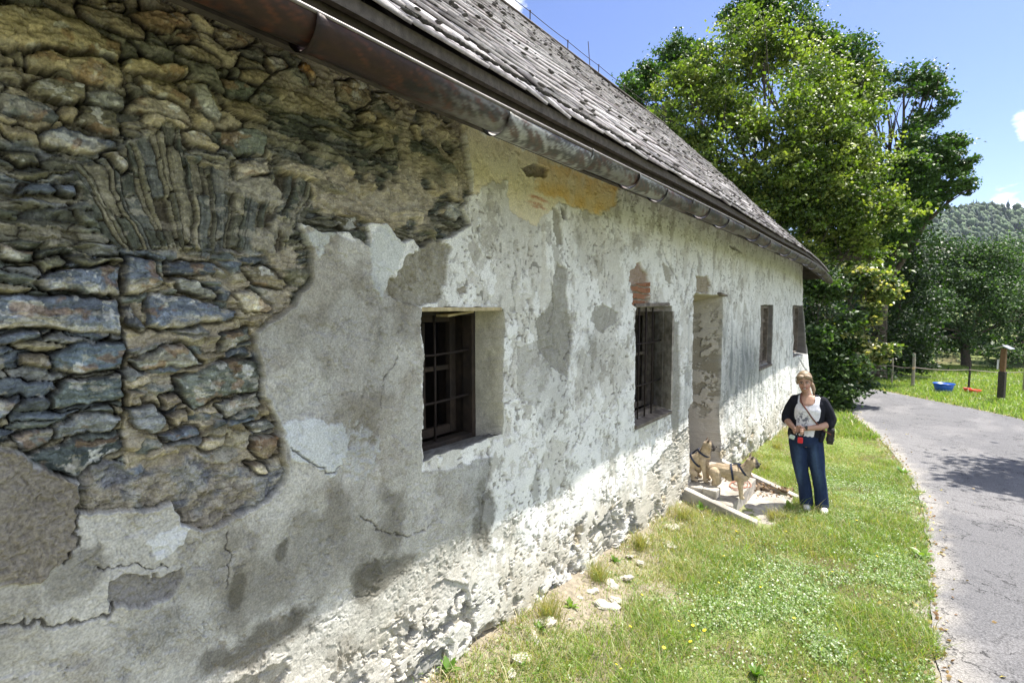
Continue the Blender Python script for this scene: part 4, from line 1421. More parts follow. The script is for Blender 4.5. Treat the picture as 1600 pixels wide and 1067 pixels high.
gxs = axis_grid(-3.0, 4.0, 0.045, -2500, 2500)
gys = axis_grid(0.5, 18.0, 0.05, -2500, 3000)
GX_, GY_ = np.meshgrid(gxs, gys, indexing='ij')
lumps = (fbm(GX_ * 3, GY_ * 3, 201, 4) - .5) * 0.06 + (fbm(GX_ * 14, GY_ * 14, 202, 3) - .5) * 0.03
GZ_ = gz(GX_, GY_) + lumps * np.clip(1 - np.abs(GX_) / 60, 0, 1)
road_l_px = [(1475, 1067), (1456, 1000), (1450, 930), (1455, 880), (1448, 830), (1438, 780), (1418, 740), (1385, 697), (1345, 662), (1326, 642), (1316, 624), (1318, 610)]
RL = [at_ground(*p)[:2] for p in road_l_px]
RL = [np.array([RL[0][0] + .05, -6.0]), np.array([RL[0][0] + .03, 1.0])] + RL + [np.array([-5.0, 24.5]), np.array([-12.0, 29.0])]
road_r_px = [(1600, 656), (1530, 641), (1450, 625), (1390, 613), (1345, 605)]
RR = [at_ground(*p)[:2] for p in road_r_px]
RR = [np.array([4.3, -6.0]), np.array([4.3, 3.0]), np.array([4.2, 9.0]), np.array([3.7, 13.0])] + RR + [np.array([-6.0, 28.0]), np.array([-12.0, 33.0])]


def resample(P, n):
    P = np.array(P)
    d = np.concatenate([[0], np.cumsum(np.hypot(*np.diff(P, axis=0).T))])
    t = np.linspace(0, d[-1], n * 4)
    Q = np.stack([np.interp(t, d, P[:, 0]), np.interp(t, d, P[:, 1])], -1)
    for _ in range(int(n * .12)):
        Q[1:-1] = (Q[:-2] + 2 * Q[1:-1] + Q[2:]) / 4
    return Q[np.linspace(0, len(Q) - 1, n).astype(int)]


RLs = resample(RL, 260); RRs = resample(RR, 260)
ROADPOLY = np.concatenate([RLs, RRs[::-1]])
near = (np.abs(GX_) < 16) & (GY_ > -8) & (GY_ < 36)
rsd = np.full(GX_.shape, -9.0)
rsd[near] = poly_sd(ROADPOLY[::3], GX_[near], GY_[near])
inroad = sstep(-0.05, 0.12, rsd)
GZ_ = GZ_ - lumps * inroad * .9 - inroad * 0.02
pal = np.empty(GX_.shape + (3,)); pal[:] = (0.20, 0.24, 0.09)
e1 = fbm(GX_ * 2.4, GY_ * 2.4, 203, 5)
mixc(pal, (0.13, 0.115, 0.06), sstep(.45, .65, e1))
dirt_or_rim = np.exp(-np.clip(GX_ + 1.95, 0, 50) / 0.5) * sstep(7.5, 5.0, GY_) + .45 * sstep(.52, .62, e1) * sstep(-.8, -1.4, GX_)
mixc(pal, (0.27, 0.235, 0.18), np.clip(dirt_or_rim * 1.1, 0, 1))
mixc(pal, (0.30, 0.27, 0.23), sstep(-.16, -.02, rsd + (e1 - .5) * .2) * .9)
nx, ny = GX_.shape
gi = np.arange(nx * ny).reshape(nx, ny)
Fg = np.stack([gi[:-1, :-1], gi[1:, :-1], gi[1:, 1:], gi[:-1, 1:]], -1).reshape(-1, 4)
M_ground = tex_mat('soil_and_turf', attr=True, rough=1.0, noise=.35, nscale=30, bump=.6, bscale=60, bump2=.5, b2scale=240, bdist=.012, spec=.1)
link('ground', mesh_np('ground', np.stack([GX_, GY_, GZ_], -1).reshape(-1, 3), Fg, M_ground, pal.reshape(-1, 3)), kind='structure')

# asphalt
nn_ = 60
tt = np.linspace(0, 1, nn_)
edge = (fbm(np.linspace(0, 90, 260), np.zeros(260), 204, 5, .6) - .5) * .09
A = RLs.copy(); A[:, 0] += edge
P = A[:, None] * (1 - tt)[None, :, None] + RRs[:, None] * tt[None, :, None]
Zr = gz(P[..., 0], P[..., 1]) + 0.012 + 0.02 * np.sin(np.pi * tt)[None]
ri = np.arange(260 * nn_).reshape(260, nn_)
Fr = np.stack([ri[:-1, :-1], ri[:-1, 1:], ri[1:, 1:], ri[1:, :-1]], -1).reshape(-1, 4)
cr_ = np.empty(P.shape[:2] + (3,)); cr_[:] = (0.165, 0.164, 0.170)
n1 = fbm(P[..., 0] * 1.2, P[..., 1] * .7, 205, 5)
mixc(cr_, (0.225, 0.22, 0.222), sstep(.45, .62, n1) * .7)
ed = np.minimum(tt[None] * 4.2 + 0 * n1, 9)
mixc(cr_, (0.36, 0.34, 0.31), sstep(.30, .0, ed + (fbm(P[..., 0] * 5, P[..., 1] * 5, 206, 4) - .5) * .5) * .8)
M_asph = tex_mat('worn_asphalt', attr=True, rough=.9, noise=.55, nscale=80, bump=1.0, bscale=130, bdist=.012, spec=.25, bump2=.8, b2scale=300)
nt = M_asph.node_tree
bsdf = nt.nodes['Principled BSDF']
csrc = bsdf.inputs['Base Color'].links[0].from_socket
tcn = nt.nodes.new('ShaderNodeTexCoord')
for (sc_, w_, dk) in ((.55, .0035, .25), (1.7, .005, .55)):     # fine cracks: thin level lines of two noises
    nz_ = nt.nodes.new('ShaderNodeTexNoise'); nz_.inputs['Scale'].default_value = sc_; nz_.inputs['Detail'].default_value = 9; nz_.inputs['Roughness'].default_value = .62
    nt.links.new(tcn.outputs['Object'], nz_.inputs['Vector'])
    m1 = nt.nodes.new('ShaderNodeMath'); m1.operation = 'SUBTRACT'; m1.inputs[1].default_value = .5; nt.links.new(nz_.outputs['Fac'], m1.inputs[0])
    m2 = nt.nodes.new('ShaderNodeMath'); m2.operation = 'ABSOLUTE'; nt.links.new(m1.outputs[0], m2.inputs[0])
    m3 = nt.nodes.new('ShaderNodeMapRange'); m3.inputs['From Min'].default_value = w_ * .4; m3.inputs['From Max'].default_value = w_; m3.inputs['To Min'].default_value = dk; m3.inputs['To Max'].default_value = 1.0
    nt.links.new(m2.outputs[0], m3.inputs['Value'])
    mu = nt.nodes.new('ShaderNodeMixRGB'); mu.blend_type = 'MULTIPLY'; mu.inputs['Fac'].default_value = 1
    nt.links.new(csrc, mu.inputs['Color1']); nt.links.new(m3.outputs['Result'], mu.inputs['Color2'])
    csrc = mu.outputs['Color']
nt.links.new(csrc, bsdf.inputs['Base Color'])
link('road', mesh_np('road', np.concatenate([P, Zr[..., None]], -1).reshape(-1, 3), Fr, M_asph, cr_.reshape(-1, 3)), kind='structure')
del GX_, GY_, GZ_, pal
# ---------------------------------------------------------------- trees
def leaf_mat(name, transl=0.35, rough=.45, tcol=(1.5, 1.7, .5), spec=.5):
    return tex_mat(name, attr=True, rough=rough, transl=transl, tcol=tcol, spec=spec)


def leaves(cen, size, up=0.5, rs=None, fold=0.25, aspect=0.75, droop=0.2):
    """cen (n,3): folded leaf-shaped pieces, each two small quads."""
    rs = rs or np.random.default_rng(1)
    n = len(cen)
    nrm = rs.normal(size=(n, 3)); nrm /= np.linalg.norm(nrm, axis=1)[:, None]
    nrm[:, 2] = np.abs(nrm[:, 2]) * (1 - up) + up
    nrm /= np.linalg.norm(nrm, axis=1)[:, None]
    t = rs.normal(size=(n, 3)); t -= (t * nrm).sum(1)[:, None] * nrm
    t /= np.linalg.norm(t, axis=1)[:, None]
    b = np.cross(nrm, t)
    s = (size * rs.uniform(.6, 1.3, n))[:, None]
    w = s * aspect * .5
    p0 = cen - t * s * .5; p2 = cen + t * s * .5 - nrm * s * droop
    mid = cen + nrm * s * fold * .5
    a = cen + b * w + t * s * .05; c = cen - b * w + t * s * .05
    V = np.stack([p0, a, p2, mid, c], 1).reshape(-1, 3)
    o = np.arange(n)[:, None] * 5
    F = np.concatenate([o + np.array([0, 1, 2, 3]), o + np.array([0, 3, 2, 4])])
    return V, F


def crown_points(blobs, n, rs, clump=.16, per=26, shell=.55):
    vol = np.array([b[3] * b[3] for b in blobs]); vol = vol / vol.sum()
    nc = n // per
    k = rs.choice(len(blobs), nc, p=vol)
    B = np.array(blobs)[k]
    d = rs.normal(size=(nc, 3)); d /= np.linalg.norm(d, axis=1)[:, None]
    r = rs.uniform(0, 1, nc) ** shell
    wob = 0.8 + 0.4 * rs.uniform(0, 1, nc)
    c = B[:, :3] + d * (r * wob * B[:, 3])[:, None] * np.array([1, 1, .85])
    hole = vnoise(c[:, 0] * .9 + 50, c[:, 1] * .9 + c[:, 2] * 1.3 + 70, 77)
    ok = hole > .41
    c = c[ok]; nc = len(c)
    csz = clump * rs.uniform(.6, 1.6, nc) * np.sqrt(B[ok][:, 3] + .3)
    ax_ = rs.normal(size=(nc, 1, 3)); ax_[..., 2] *= .35
    ax_ /= np.linalg.norm(ax_, axis=2)[..., None]
    off = rs.normal(size=(nc, per, 3)) * csz[:, None, None] * np.array([.8, .8, .38])
    off += ax_ * rs.normal(size=(nc, per, 1)) * csz[:, None, None] * .9
    pts = (c[:, None] + off).reshape(-1, 3)
    cid = np.repeat(np.arange(nc), per)
    return pts, cid, c


def tube_mesh(mb, a, b, r0, r1, rr, n=7, seg=6, wob=.06, bend=None):
    a = Vector(a); b = Vector(b); L = (b - a).length
    pts = []; rad = []
    m = (a + b) / 2 + Vector((rr.uniform(-1, 1), rr.uniform(-1, 1), rr.uniform(-.2, .8))) * L * .12
    for i in range(seg + 1):
        t = i / seg
        p = a * (1 - t) ** 2 + m * 2 * t * (1 - t) + b * t * t
        p += Vector((rr.uniform(-1, 1), rr.uniform(-1, 1), 0)) * wob * r0 * (1 if 0 < i < seg else 0) * 4
        pts.append(p); rad.append(r0 + (r1 - r0) * t ** .8)
    mb.tube(pts, rad, n)
    return pts


M_bark = tex_mat('bark', (0.075, 0.06, 0.045), rough=.95, noise=.4, nscale=12, bump=1.0, bscale=24, bdist=.03)


def tree(name, base, fork_h, blobs, nleaf, size, pal, mat, seed, trunk_r=.2, clump=.16, per=26, up=.45, thin=1.0, **kw):
    rs = np.random.default_rng(seed); rr = random.Random(seed)
    e = empty(name, base, **kw)
    ox = np.array(base, float)
    bl = [(b[0] - ox[0], b[1] - ox[1], b[2] - ox[2], b[3]) for b in blobs]
    pts, cid, cc = crown_points(bl, nleaf, rs, clump, per)
    V, F = leaves(pts, size, up, rs)
    pal = np.array(pal)
    ccol = pal[rs.integers(0, len(pal), cid.max() + 1)]
    col = ccol[cid] * rs.uniform(.75, 1.3, len(pts))[:, None]
    # the mesh keeps only what is above the ground
    col = np.repeat(col, 5, axis=0)
    link('crown', mesh_np('crown', V, F, mat, col), e)
    mb = MB()
    top = Vector((0, 0, fork_h))
    lean = Vector((rr.uniform(-.15, .15), rr.uniform(-.15, .15), 0))
    mb.tube([(0, 0, -.3), Vector((0, 0, .25)), Vector((0, 0, fork_h * .5)) + lean, top], [trunk_r * 1.5, trunk_r * 1.05, trunk_r * .9, trunk_r * .8], 12)
    for b in bl:
        c = Vector(b[:3])
        mid = tube_mesh(mb, top - Vector((0, 0, rr.uniform(0, .3) * fork_h)), c, trunk_r * .42, trunk_r * .10, rr, seg=8)
        for q in range(6):
            d = Vector((rr.gauss(0, 1), rr.gauss(0, 1), rr.gauss(0, .8))).normalized() * b[3] * rr.uniform(.5, .95)
            tube_mesh(mb, mid[rr.randint(4, 8)], c + d, trunk_r * .12, .008, rr, n=5, seg=5)
    mb.obj('trunk', M_bark, e, smooth=True)
    return e


def pb(lst):                            # crown lobes given as (px, py, metres away, radius in px)
    out = []
    for (px, py, d, r) in lst:
        p = at_depth(px, py, d)
        out.append((p[0], p[1], p[2], r * d / 800.0))
    return out


def gpt(px, depth):
    p = at_depth(px, 560, depth)
    return (float(p[0]), float(p[1]), float(gz(p[0], p[1])))


LM_maple = leaf_mat('maple_leaf', .34, rough=.5, tcol=(1.35, 1.6, .4), spec=.35)
LM_oak = leaf_mat('oak_leaf', .30, rough=.5, tcol=(1.3, 1.6, .4), spec=.35)
LM_shrub = leaf_mat('pale_leaf', .45, rough=.38, tcol=(1.8, 1.8, .5))
PAL_M = [(0.10, 0.15, 0.028), (0.14, 0.20, 0.035), (0.20, 0.26, 0.055), (0.055, 0.095, 0.02), (0.27, 0.31, 0.08), (0.06, 0.10, 0.02)]
PAL_O = [(0.05, 0.105, 0.025), (0.07, 0.13, 0.03), (0.04, 0.085, 0.02), (0.08, 0.15, 0.04)]
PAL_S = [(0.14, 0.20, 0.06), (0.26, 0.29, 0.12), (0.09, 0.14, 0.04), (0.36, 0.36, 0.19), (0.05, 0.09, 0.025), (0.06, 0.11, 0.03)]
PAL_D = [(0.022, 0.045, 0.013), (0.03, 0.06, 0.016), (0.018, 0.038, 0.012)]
PAL_R = [(0.05, 0.09, 0.03), (0.07, 0.13, 0.045), (0.032, 0.065, 0.022), (0.13, 0.19, 0.09)]

tree('maple_tree', gpt(1195, 17.5), 4.6, pb([(1195, 75, 17.6, 78), (1130, 115, 17.3, 72), (1075, 150, 17, 62), (1035, 165, 17, 42), (1255, 130, 17.2, 78), (1315, 160, 17, 62), (1180, 190, 16.6, 105), (1090, 220, 17, 80),
     (1270, 240, 16.4, 95), (1335, 255, 16.5, 62), (1365, 330, 16.6, 52), (1300, 330, 16.2, 85), (1215, 310, 16, 90), (1150, 290, 17, 70), (1330, 400, 16.2, 62), (1270, 400, 16, 70)]),
     150000, .118, PAL_M, LM_maple, 11, .26, clump=.135, per=48, label='tall bright yellow-green maple rising behind the far end of the farmhouse roof', cat='tree')
tree('oak_tree', gpt(1370, 21.5), 5.0, pb([(1165, 25, 21, 40), (1230, 20, 21, 42), (1190, -8, 21, 30), (1010, 125, 20.5, 36), (985, 150, 20, 28), (1065, 95, 21, 42), (1030, 190, 20.5, 50), (1300, 95, 21, 52), (1268, 60, 21, 30),
     (1412, 138, 20.5, 36), (1450, 128, 20.5, 28), (1455, 165, 20.5, 30), (1385, 165, 20.5, 34), (1440, 190, 20.5, 20), (1400, 205, 20.5, 40), (1462, 240, 20, 32), (1502, 262, 20, 22), (1430, 262, 20, 44), (1470, 290, 20, 30), (1385, 250, 20.5, 50), (1400, 310, 20.5, 56), (1350, 180, 21, 54),
     (1440, 318, 20.5, 34), (1395, 375, 20.5, 46), (1495, 225, 20, 16), (1340, 130, 21, 40), (1508, 290, 20, 16)]),
     135000, .118, PAL_O, LM_oak, 12, .34, clump=.125, per=48, label='dark green oak with two branches reaching out to the right against the sky', cat='tree')
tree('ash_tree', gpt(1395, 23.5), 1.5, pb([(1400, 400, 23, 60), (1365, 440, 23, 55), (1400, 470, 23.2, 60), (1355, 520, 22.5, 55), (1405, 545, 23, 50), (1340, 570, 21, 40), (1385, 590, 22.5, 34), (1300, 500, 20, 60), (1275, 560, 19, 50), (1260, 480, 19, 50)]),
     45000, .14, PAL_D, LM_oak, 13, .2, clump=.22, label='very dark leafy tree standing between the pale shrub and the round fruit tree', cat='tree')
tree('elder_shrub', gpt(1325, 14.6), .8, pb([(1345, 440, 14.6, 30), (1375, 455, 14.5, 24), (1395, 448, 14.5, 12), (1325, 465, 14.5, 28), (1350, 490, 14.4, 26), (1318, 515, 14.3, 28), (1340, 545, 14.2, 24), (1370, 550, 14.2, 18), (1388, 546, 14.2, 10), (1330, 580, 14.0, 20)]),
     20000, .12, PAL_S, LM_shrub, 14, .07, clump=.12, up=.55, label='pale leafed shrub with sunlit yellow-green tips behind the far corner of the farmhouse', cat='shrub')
tree('shaded_shrub', gpt(1292, 14.2), .6, pb([(1280, 450, 14.6, 34), (1300, 490, 14.4, 34), (1283, 530, 14.2, 34), (1300, 570, 14.0, 34), (1278, 600, 13.8, 24), (1305, 612, 13.6, 24), (1318, 632, 13.4, 12), (1345, 600, 14.3, 16), (1290, 640, 13.4, 14)]),  # shade on the corner shrub's left and lower part, painted as darker leaves
     22000, .11, [(0.04, 0.08, 0.02), (0.06, 0.11, 0.03), (0.03, 0.06, 0.018), (0.10, 0.16, 0.05)], LM_oak, 15, .06, clump=.13, up=.5, label='shaded side of the corner shrub painted as dark green leaves, behind the woman', cat='shrub')
for (px, d, bl, pal, seed, lab) in [
    (1510, 27, [(1500, 395, 27, 40), (1460, 425, 27, 42), (1545, 410, 27, 45), (1500, 455, 26.5, 60), (1440, 480, 26, 42), (1560, 465, 27, 50), (1425, 530, 25.5, 30), (1450, 555, 25, 28), (1400, 500, 26, 30), (1590, 500, 26.5, 35), (1480, 520, 27.5, 40)], PAL_R, 21, 'round fruit tree with a dark forked trunk beyond the wire fence'),
    (1640, 28, [(1600, 400, 30, 45), (1650, 420, 29, 60), (1610, 470, 28, 45), (1670, 500, 28, 60), (1580, 545, 26, 32), (1620, 540, 27, 45), (1560, 580, 26, 18), (1700, 440, 29, 70), (1585, 440, 29, 30)], PAL_R, 22, 'leafy tree at the right edge of the photo behind the roofed post'),
    (1800, 27, [(1800, 350, 28, 90), (1760, 420, 27, 80), (1860, 420, 27, 90), (1800, 500, 27, 90), (1900, 520, 28, 90)], PAL_O, 23, None)]:
    if lab is None: continue
    tree('fruit_tree', gpt(px, d), 2.0, pb(bl), 60000, .12, pal, leaf_mat('leaf_%d' % seed, .25, rough=.55, spec=.3, tcol=(1.2, 1.6, .4)), seed, .2, clump=.2, label=lab, cat='tree', group='fruit trees beyond the fence')

# the tree out of the frame on the right whose shade falls on the road
sh_b = [(4.3, 14.1, 6.6, 1.5), (5.2, 13.6, 6.0, 1.4), (3.9, 13.0, 5.6, .9), (5.6, 15.0, 7.2, 1.4), (2.9, 12.6, 6.2, .45), (6.6, 13.6, 6.5, 1.5), (6.2, 12.4, 5.4, 1.2), (3.0, 13.3, 6.9, .5)]
tree('walnut_tree', (7.2, 13.2, float(gz(7.2, 13.2))), 3.0, sh_b, 30000, .15, PAL_O, LM_oak, 31, .25, clump=.16, label='tree by the roadside that throws its shade onto the asphalt', cat='tree')

# understorey and wood behind the paddock: nobody could count it
rs = np.random.default_rng(41)
W = []
for px in range(1250, 2500, 22):
    for k in range(3):
        d = rs.uniform(31, 42)
        py = 480 - rs.uniform(-110, 62)
        W.append(tuple(pb([(px + rs.uniform(-15, 15), py, d, rs.uniform(30, 48))])[0]))
for px in range(1330, 2300, 30):
    d = rs.uniform(27.5, 30)
    W.append(tuple(pb([(px, 578 + rs.uniform(-8, 14), d, rs.uniform(20, 30))])[0]))
pts, cid, cc = crown_points(W, 140000, rs, .26, 26)
V, F = leaves(pts, .26, .45, rs)
pal = np.array(PAL_D + PAL_O[:2])
col = np.repeat(pal[rs.integers(0, len(pal), cid.max() + 1)][cid] * rs.uniform(.7, 1.3, len(pts))[:, None], 5, axis=0)
link('woodland', mesh_np('woodland', V, F, LM_oak, col), kind='stuff', label='dark wood behind the paddock', cat='woodland')

# far hill
def hill_h(px):                         # skyline of the photograph in metres at 620 m
    xs = [600, 1200, 1380, 1440, 1480, 1530, 1560, 1600, 1680, 1900, 2400]
    ys = [470, 420, 365, 342, 330, 325, 329, 338, 352, 380, 440]
    return (480 - np.interp(px, xs, ys)) / 800.0 * 620.0
hx = np.linspace(600, 2400, 220); hd = np.linspace(0, 1, 40)
HV = []
for px in hx:
    for t in hd:
        d = 330 + 290 * t
        p = at_depth(px, 480, d)
        top = hill_h(px + 60 * (1 - t))
        z = -2 + (CAM_Z + top + 2) * (t ** 1.15)
        HV.append((p[0], p[1], z))
HV = np.array(HV)
HV[:, 2] += (fbm(HV[:, 0] * .02, HV[:, 1] * .02, 210, 4) - .5) * 10 * np.clip((HV[:, 2] + 2) / 60, 0, 1)
hi_ = np.arange(220 * 40).reshape(220, 40)
FH = np.stack([hi_[:-1, :-1], hi_[1:, :-1], hi_[1:, 1:], hi_[:-1, 1:]], -1).reshape(-1, 4)
M_hill = tex_mat('forest_floor', (0.035, 0.06, 0.032), rough=1.0, noise=.4, nscale=.08)
link('hill', mesh_np('hill', HV, FH, M_hill), kind='structure')
rs = np.random.default_rng(51)
k = rs.integers(0, len(HV), 15000)
base = HV[k] + rs.normal(size=(15000, 3)) * np.array([4, 6, .3])
n = len(base); hh = rs.uniform(5, 9, n); ww = rs.uniform(2.6, 4.6, n)
conif = rs.uniform(size=n) < .22
ringn = 6
Vf = []
for (fz_, fr_) in ((0, .7), (.35, 1.0), (.75, .72)):
    for q in range(ringn):
        a = 2 * math.pi * q / ringn
        rad = ww * fr_ * rs.uniform(.75, 1.2, n) * np.where(conif, .75 if fz_ < .5 else .4, 1.0)
        Vf.append(base + np.stack([rad * math.cos(a), rad * math.sin(a), hh * fz_ * np.where(conif, 1.0, .85)], -1))
Vf.append(base + np.stack([0 * hh, 0 * hh, hh * np.where(conif, 1.35, .95)], -1))
Vf = np.stack(Vf, 1)
o = np.arange(n)[:, None] * 19
FF = []
for r_ in range(2):
    for q in range(ringn):
        q2 = (q + 1) % ringn
        FF.append(o + np.array([r_ * 6 + q, r_ * 6 + q2, (r_ + 1) * 6 + q2, (r_ + 1) * 6 + q]))
for q in range(0, ringn, 2):
    FF.append(o + np.array([12 + q, 12 + (q + 1) % 6, 12 + (q + 2) % 6, 18]))
colf = np.where(conif[:, None], np.array([[0.022, 0.042, 0.028]]), np.array([[0.05, 0.085, 0.035]])) * rs.uniform(.6, 1.4, n)[:, None]
link('forest', mesh_np('forest', Vf.reshape(-1, 3), np.concatenate(FF), tex_mat('far_foliage', attr=True, rough=.9), np.repeat(colf, 19, axis=0), smooth=False), kind='stuff', label='mixed forest covering the far hill', cat='forest')

# ---------------------------------------------------------------- grass: blades and small leaves
def in_stairs(x, y):
    return (x < -1.02) & (y > 5.74) & (y < 7.36)


def road_sd(x, y):
    return poly_sd(ROADPOLY[::4], x, y)


def lumps_at(x, y):
    return (fbm(x * 3, y * 3, 201, 4) - .5) * 0.06 + (fbm(x * 14, y * 14, 202, 3) - .5) * 0.03


def scatter(n, x0, x1, y0, y1, rs, power=0.0):
    x = rs.uniform(x0, x1, n); y = rs.uniform(y0, y1, n)
    d = np.hypot(x, y)
    keep = rs.uniform(size=n) < np.clip((3.2 / d) ** power, 0, 1)
    x, y = x[keep], y[keep]
    r = road_sd(x, y)
    edge_n = (fbm(x * 7, y * 7, 220, 3) - .5) * .25
    bare = fbm(x * 2.4, y * 2.4, 203, 5)
    dirt_or_rim = np.exp(-np.clip(x + 1.95, 0, 50) / 0.5) * sstep(7.5, 5.0, y) + .4 * sstep(.52, .62, bare) * sstep(-.8, -1.4, x)
    ok = (r < 0.0 + edge_n * .9) & ~in_stairs(x, y) & ~((x < -1.93) & (y < 13.7)) & (rs.uniform(size=len(x)) > dirt_or_rim * .75) 
    return x[ok], y[ok]


def blades(x, y, h, w, rs, cols, lean=.5):
    n = len(x)
    z = gz(x, y) + lumps_at(x, y) - .005
    a = rs.uniform(0, 2 * math.pi, n); la = rs.uniform(0, 2 * math.pi, n)
    L = h * rs.uniform(.15, 1.0, n) * lean * 1.6
    base = np.stack([x, y, z], -1)
    side = np.stack([np.cos(a), np.sin(a), 0 * a], -1) * (w / 2)[:, None]
    ld = np.stack([np.cos(la), np.sin(la), 0 * la], -1)
    mid = base + ld * (L * .35)[:, None] + np.array([0, 0, 1]) * (h * .6)[:, None]
    tip = base + ld * L[:, None] + np.array([0, 0, 1]) * (h * rs.uniform(.75, 1.0, n))[:, None]
    V = np.stack([base - side, base + side, mid + side * .8, mid - side * .8, tip + side * .08, tip - side * .08], 1).reshape(-1, 3)
    o = np.arange(n)[:, None] * 6
    F = np.concatenate([o + np.array([0, 1, 2, 3]), o + np.array([3, 2, 4, 5])])
    return V, F, np.repeat(cols, 6, axis=0)


rs = np.random.default_rng(61)
parts = []
GPAL = np.array([(0.16, 0.26, 0.045), (0.20, 0.31, 0.055), (0.25, 0.34, 0.08), (0.12, 0.20, 0.035), (0.34, 0.38, 0.15), (0.42, 0.38, 0.20)])
def gcols(n, x, rs, dry=0.12):
    p = np.array([.26, .28, .2, .16, .10 - .0, 0.0]); p[5] = dry; p /= p.sum()
    c = GPAL[rs.choice(6, n, p=p)] * rs.uniform(.75, 1.25, n)[:, None]
    return c
x, y = scatter(520000, -1.98, 0.6, 1.2, 14.5, rs, .9)
n = len(x)
tall = fbm(x * 1.6, y * 1.6, 221, 4)
h = rs.uniform(.02, .062, n) * (0.55 + 1.3 * sstep(.35, .7, tall)) + (rs.uniform(size=n) < .02) * rs.uniform(.05, .13, n)
nearw = np.exp(-np.clip(x + 1.9, 0, 9) / .35)
cols = gcols(n, x, rs)
dpat = sstep(.50, .66, fbm(x * 1.3, y * 1.3, 223, 4))
dryp = (rs.uniform(size=n) < .12 + .5 * nearw + .25 * dpat)
cols[dryp] = np.array((0.42, 0.37, 0.21)) * rs.uniform(.6, 1.2, dryp.sum())[:, None]
parts.append(blades(x, y, h, rs.uniform(.0025, .006, n), rs, cols, .9))
# paddock and the verge beyond the road
x, y = scatter(330000, -7, 16, 12, 36, rs, .25)
n = len(x)
parts.append(blades(x, y, rs.uniform(.06, .16, n), rs.uniform(.012, .024, n), rs, gcols(n, x, rs, .05), .8))
x, y = scatter(60000, 4.0, 10, -4, 14, rs, .3)
n = len(x)
parts.append(blades(x, y, rs.uniform(.05, .12, n), rs.uniform(.008, .016, n), rs, gcols(n, x, rs, .05), .8))
off = 0; VV, FF_, CC = [], [], []
for (V, F, c) in parts:
    VV.append(V); FF_.append(F + off); CC.append(c); off += len(V)
M_grass = leaf_mat('grass_blade', .35, rough=.42, tcol=(1.5, 1.6, .4))
link('grass', mesh_np('grass', np.concatenate(VV), np.concatenate(FF_), M_grass, np.concatenate(CC)), kind='stuff', label='short sunlit grass between the wall and the road', cat='grass')
# clover and silvery small-leaved weeds in the lawn, some whitened to paint glints
x, y = scatter(230000, -1.9, 0.45, 1.3, 9.5, rs, 1.2)
cl = fbm(x * 1.9, y * 1.9, 222, 4)
keep = rs.uniform(size=len(x)) < (.10 + .90 * sstep(.46, .60, cl)) * (0.12 + .88 * sstep(-1.6, -.6, x))
x, y = x[keep], y[keep]
n = len(x)
z = gz(x, y) + lumps_at(x, y) + rs.uniform(.015, .06, n)
V, F = leaves(np.stack([x, y, z], -1), .017, .62, rs, aspect=.8)
cc_ = np.array([(0.20, 0.31, 0.08), (0.30, 0.40, 0.17), (0.46, 0.52, 0.36), (0.13, 0.22, 0.05)])[rs.integers(0, 4, n)] * rs.uniform(.8, 1.2, n)[:, None]
link('clover', mesh_np('clover', V, F, leaf_mat('clover_leaf', .25, rough=.42, tcol=(1.2, 1.5, .5), spec=.5), np.repeat(cc_, 5, axis=0)), kind='stuff', label='small pale clover leaves among the grass', cat='clover')
# dry leaves along the road edges
n = 2600
k = rs.integers(0, len(RLs), n)
side = rs.uniform(size=n) < .6
P = np.where(side[:, None], RLs[k], RRs[k]) + rs.normal(size=(n, 2)) * .07
P += rs.normal(size=(n, 2)) * (rs.uniform(size=n) < .12)[:, None] * .4
m = (P[:, 1] > 1) & (P[:, 1] < 24)
P = P[m]; n = len(P)
z = gz(P[:, 0], P[:, 1]) + .02 + rs.uniform(0, .01, n)
V, F = leaves(np.stack([P[:, 0], P[:, 1], z], -1), .035, .8, rs)
cc_ = np.array([(0.33, 0.22, 0.09), (0.42, 0.32, 0.18), (0.22, 0.12, 0.05), (0.45, 0.38, 0.10)])[rs.integers(0, 4, n)]
link('leaf_litter', mesh_np('leaf_litter', V, F, leaf_mat('dry_leaf', .1, rough=.7), np.repeat(cc_, 5, axis=0)), kind='stuff', label='dry leaves along the edge of the asphalt', cat='leaves')
# ---------------------------------------------------------------- concrete steps before the door
M_conc = tex_mat('worn_concrete', (0.42, 0.39, 0.34), rough=.92, noise=.28, nscale=14, bump=.7, bscale=60, bump2=.6, b2scale=260, bdist=.01, color2=(0.30, 0.275, 0.235))
st = empty('door_steps', (-1.6, 6.5, -.2), label='short flight of worn concrete steps with two sloping kerbs below the door', cat='steps')


def schild(mb, name, mat, parent=st, bevel=.012, **kw):
    me = mb.mesh(name, mat)
    if bevel: me = apply_mods(me, bevel)
    me.transform(Matrix.Translation((1.6, -6.5, .2)))
    return link(name, me, parent, **kw)


YL, YR = 5.80, 7.28
def kerb(y, w, x1, z0, z1):
    mb = MB()
    pts = [(WX - .05, z0), (x1, z1)]
    V = []
    for (x, z) in pts:
        V += [(x, y - w / 2, -.75), (x, y + w / 2, -.75), (x, y + w / 2, z), (x, y - w / 2, z)]
    mb.add(V, [(0, 1, 2, 3), (7, 6, 5, 4), (0, 4, 5, 1), (1, 5, 6, 2), (2, 6, 7, 3), (3, 7, 4, 0)])
    return mb


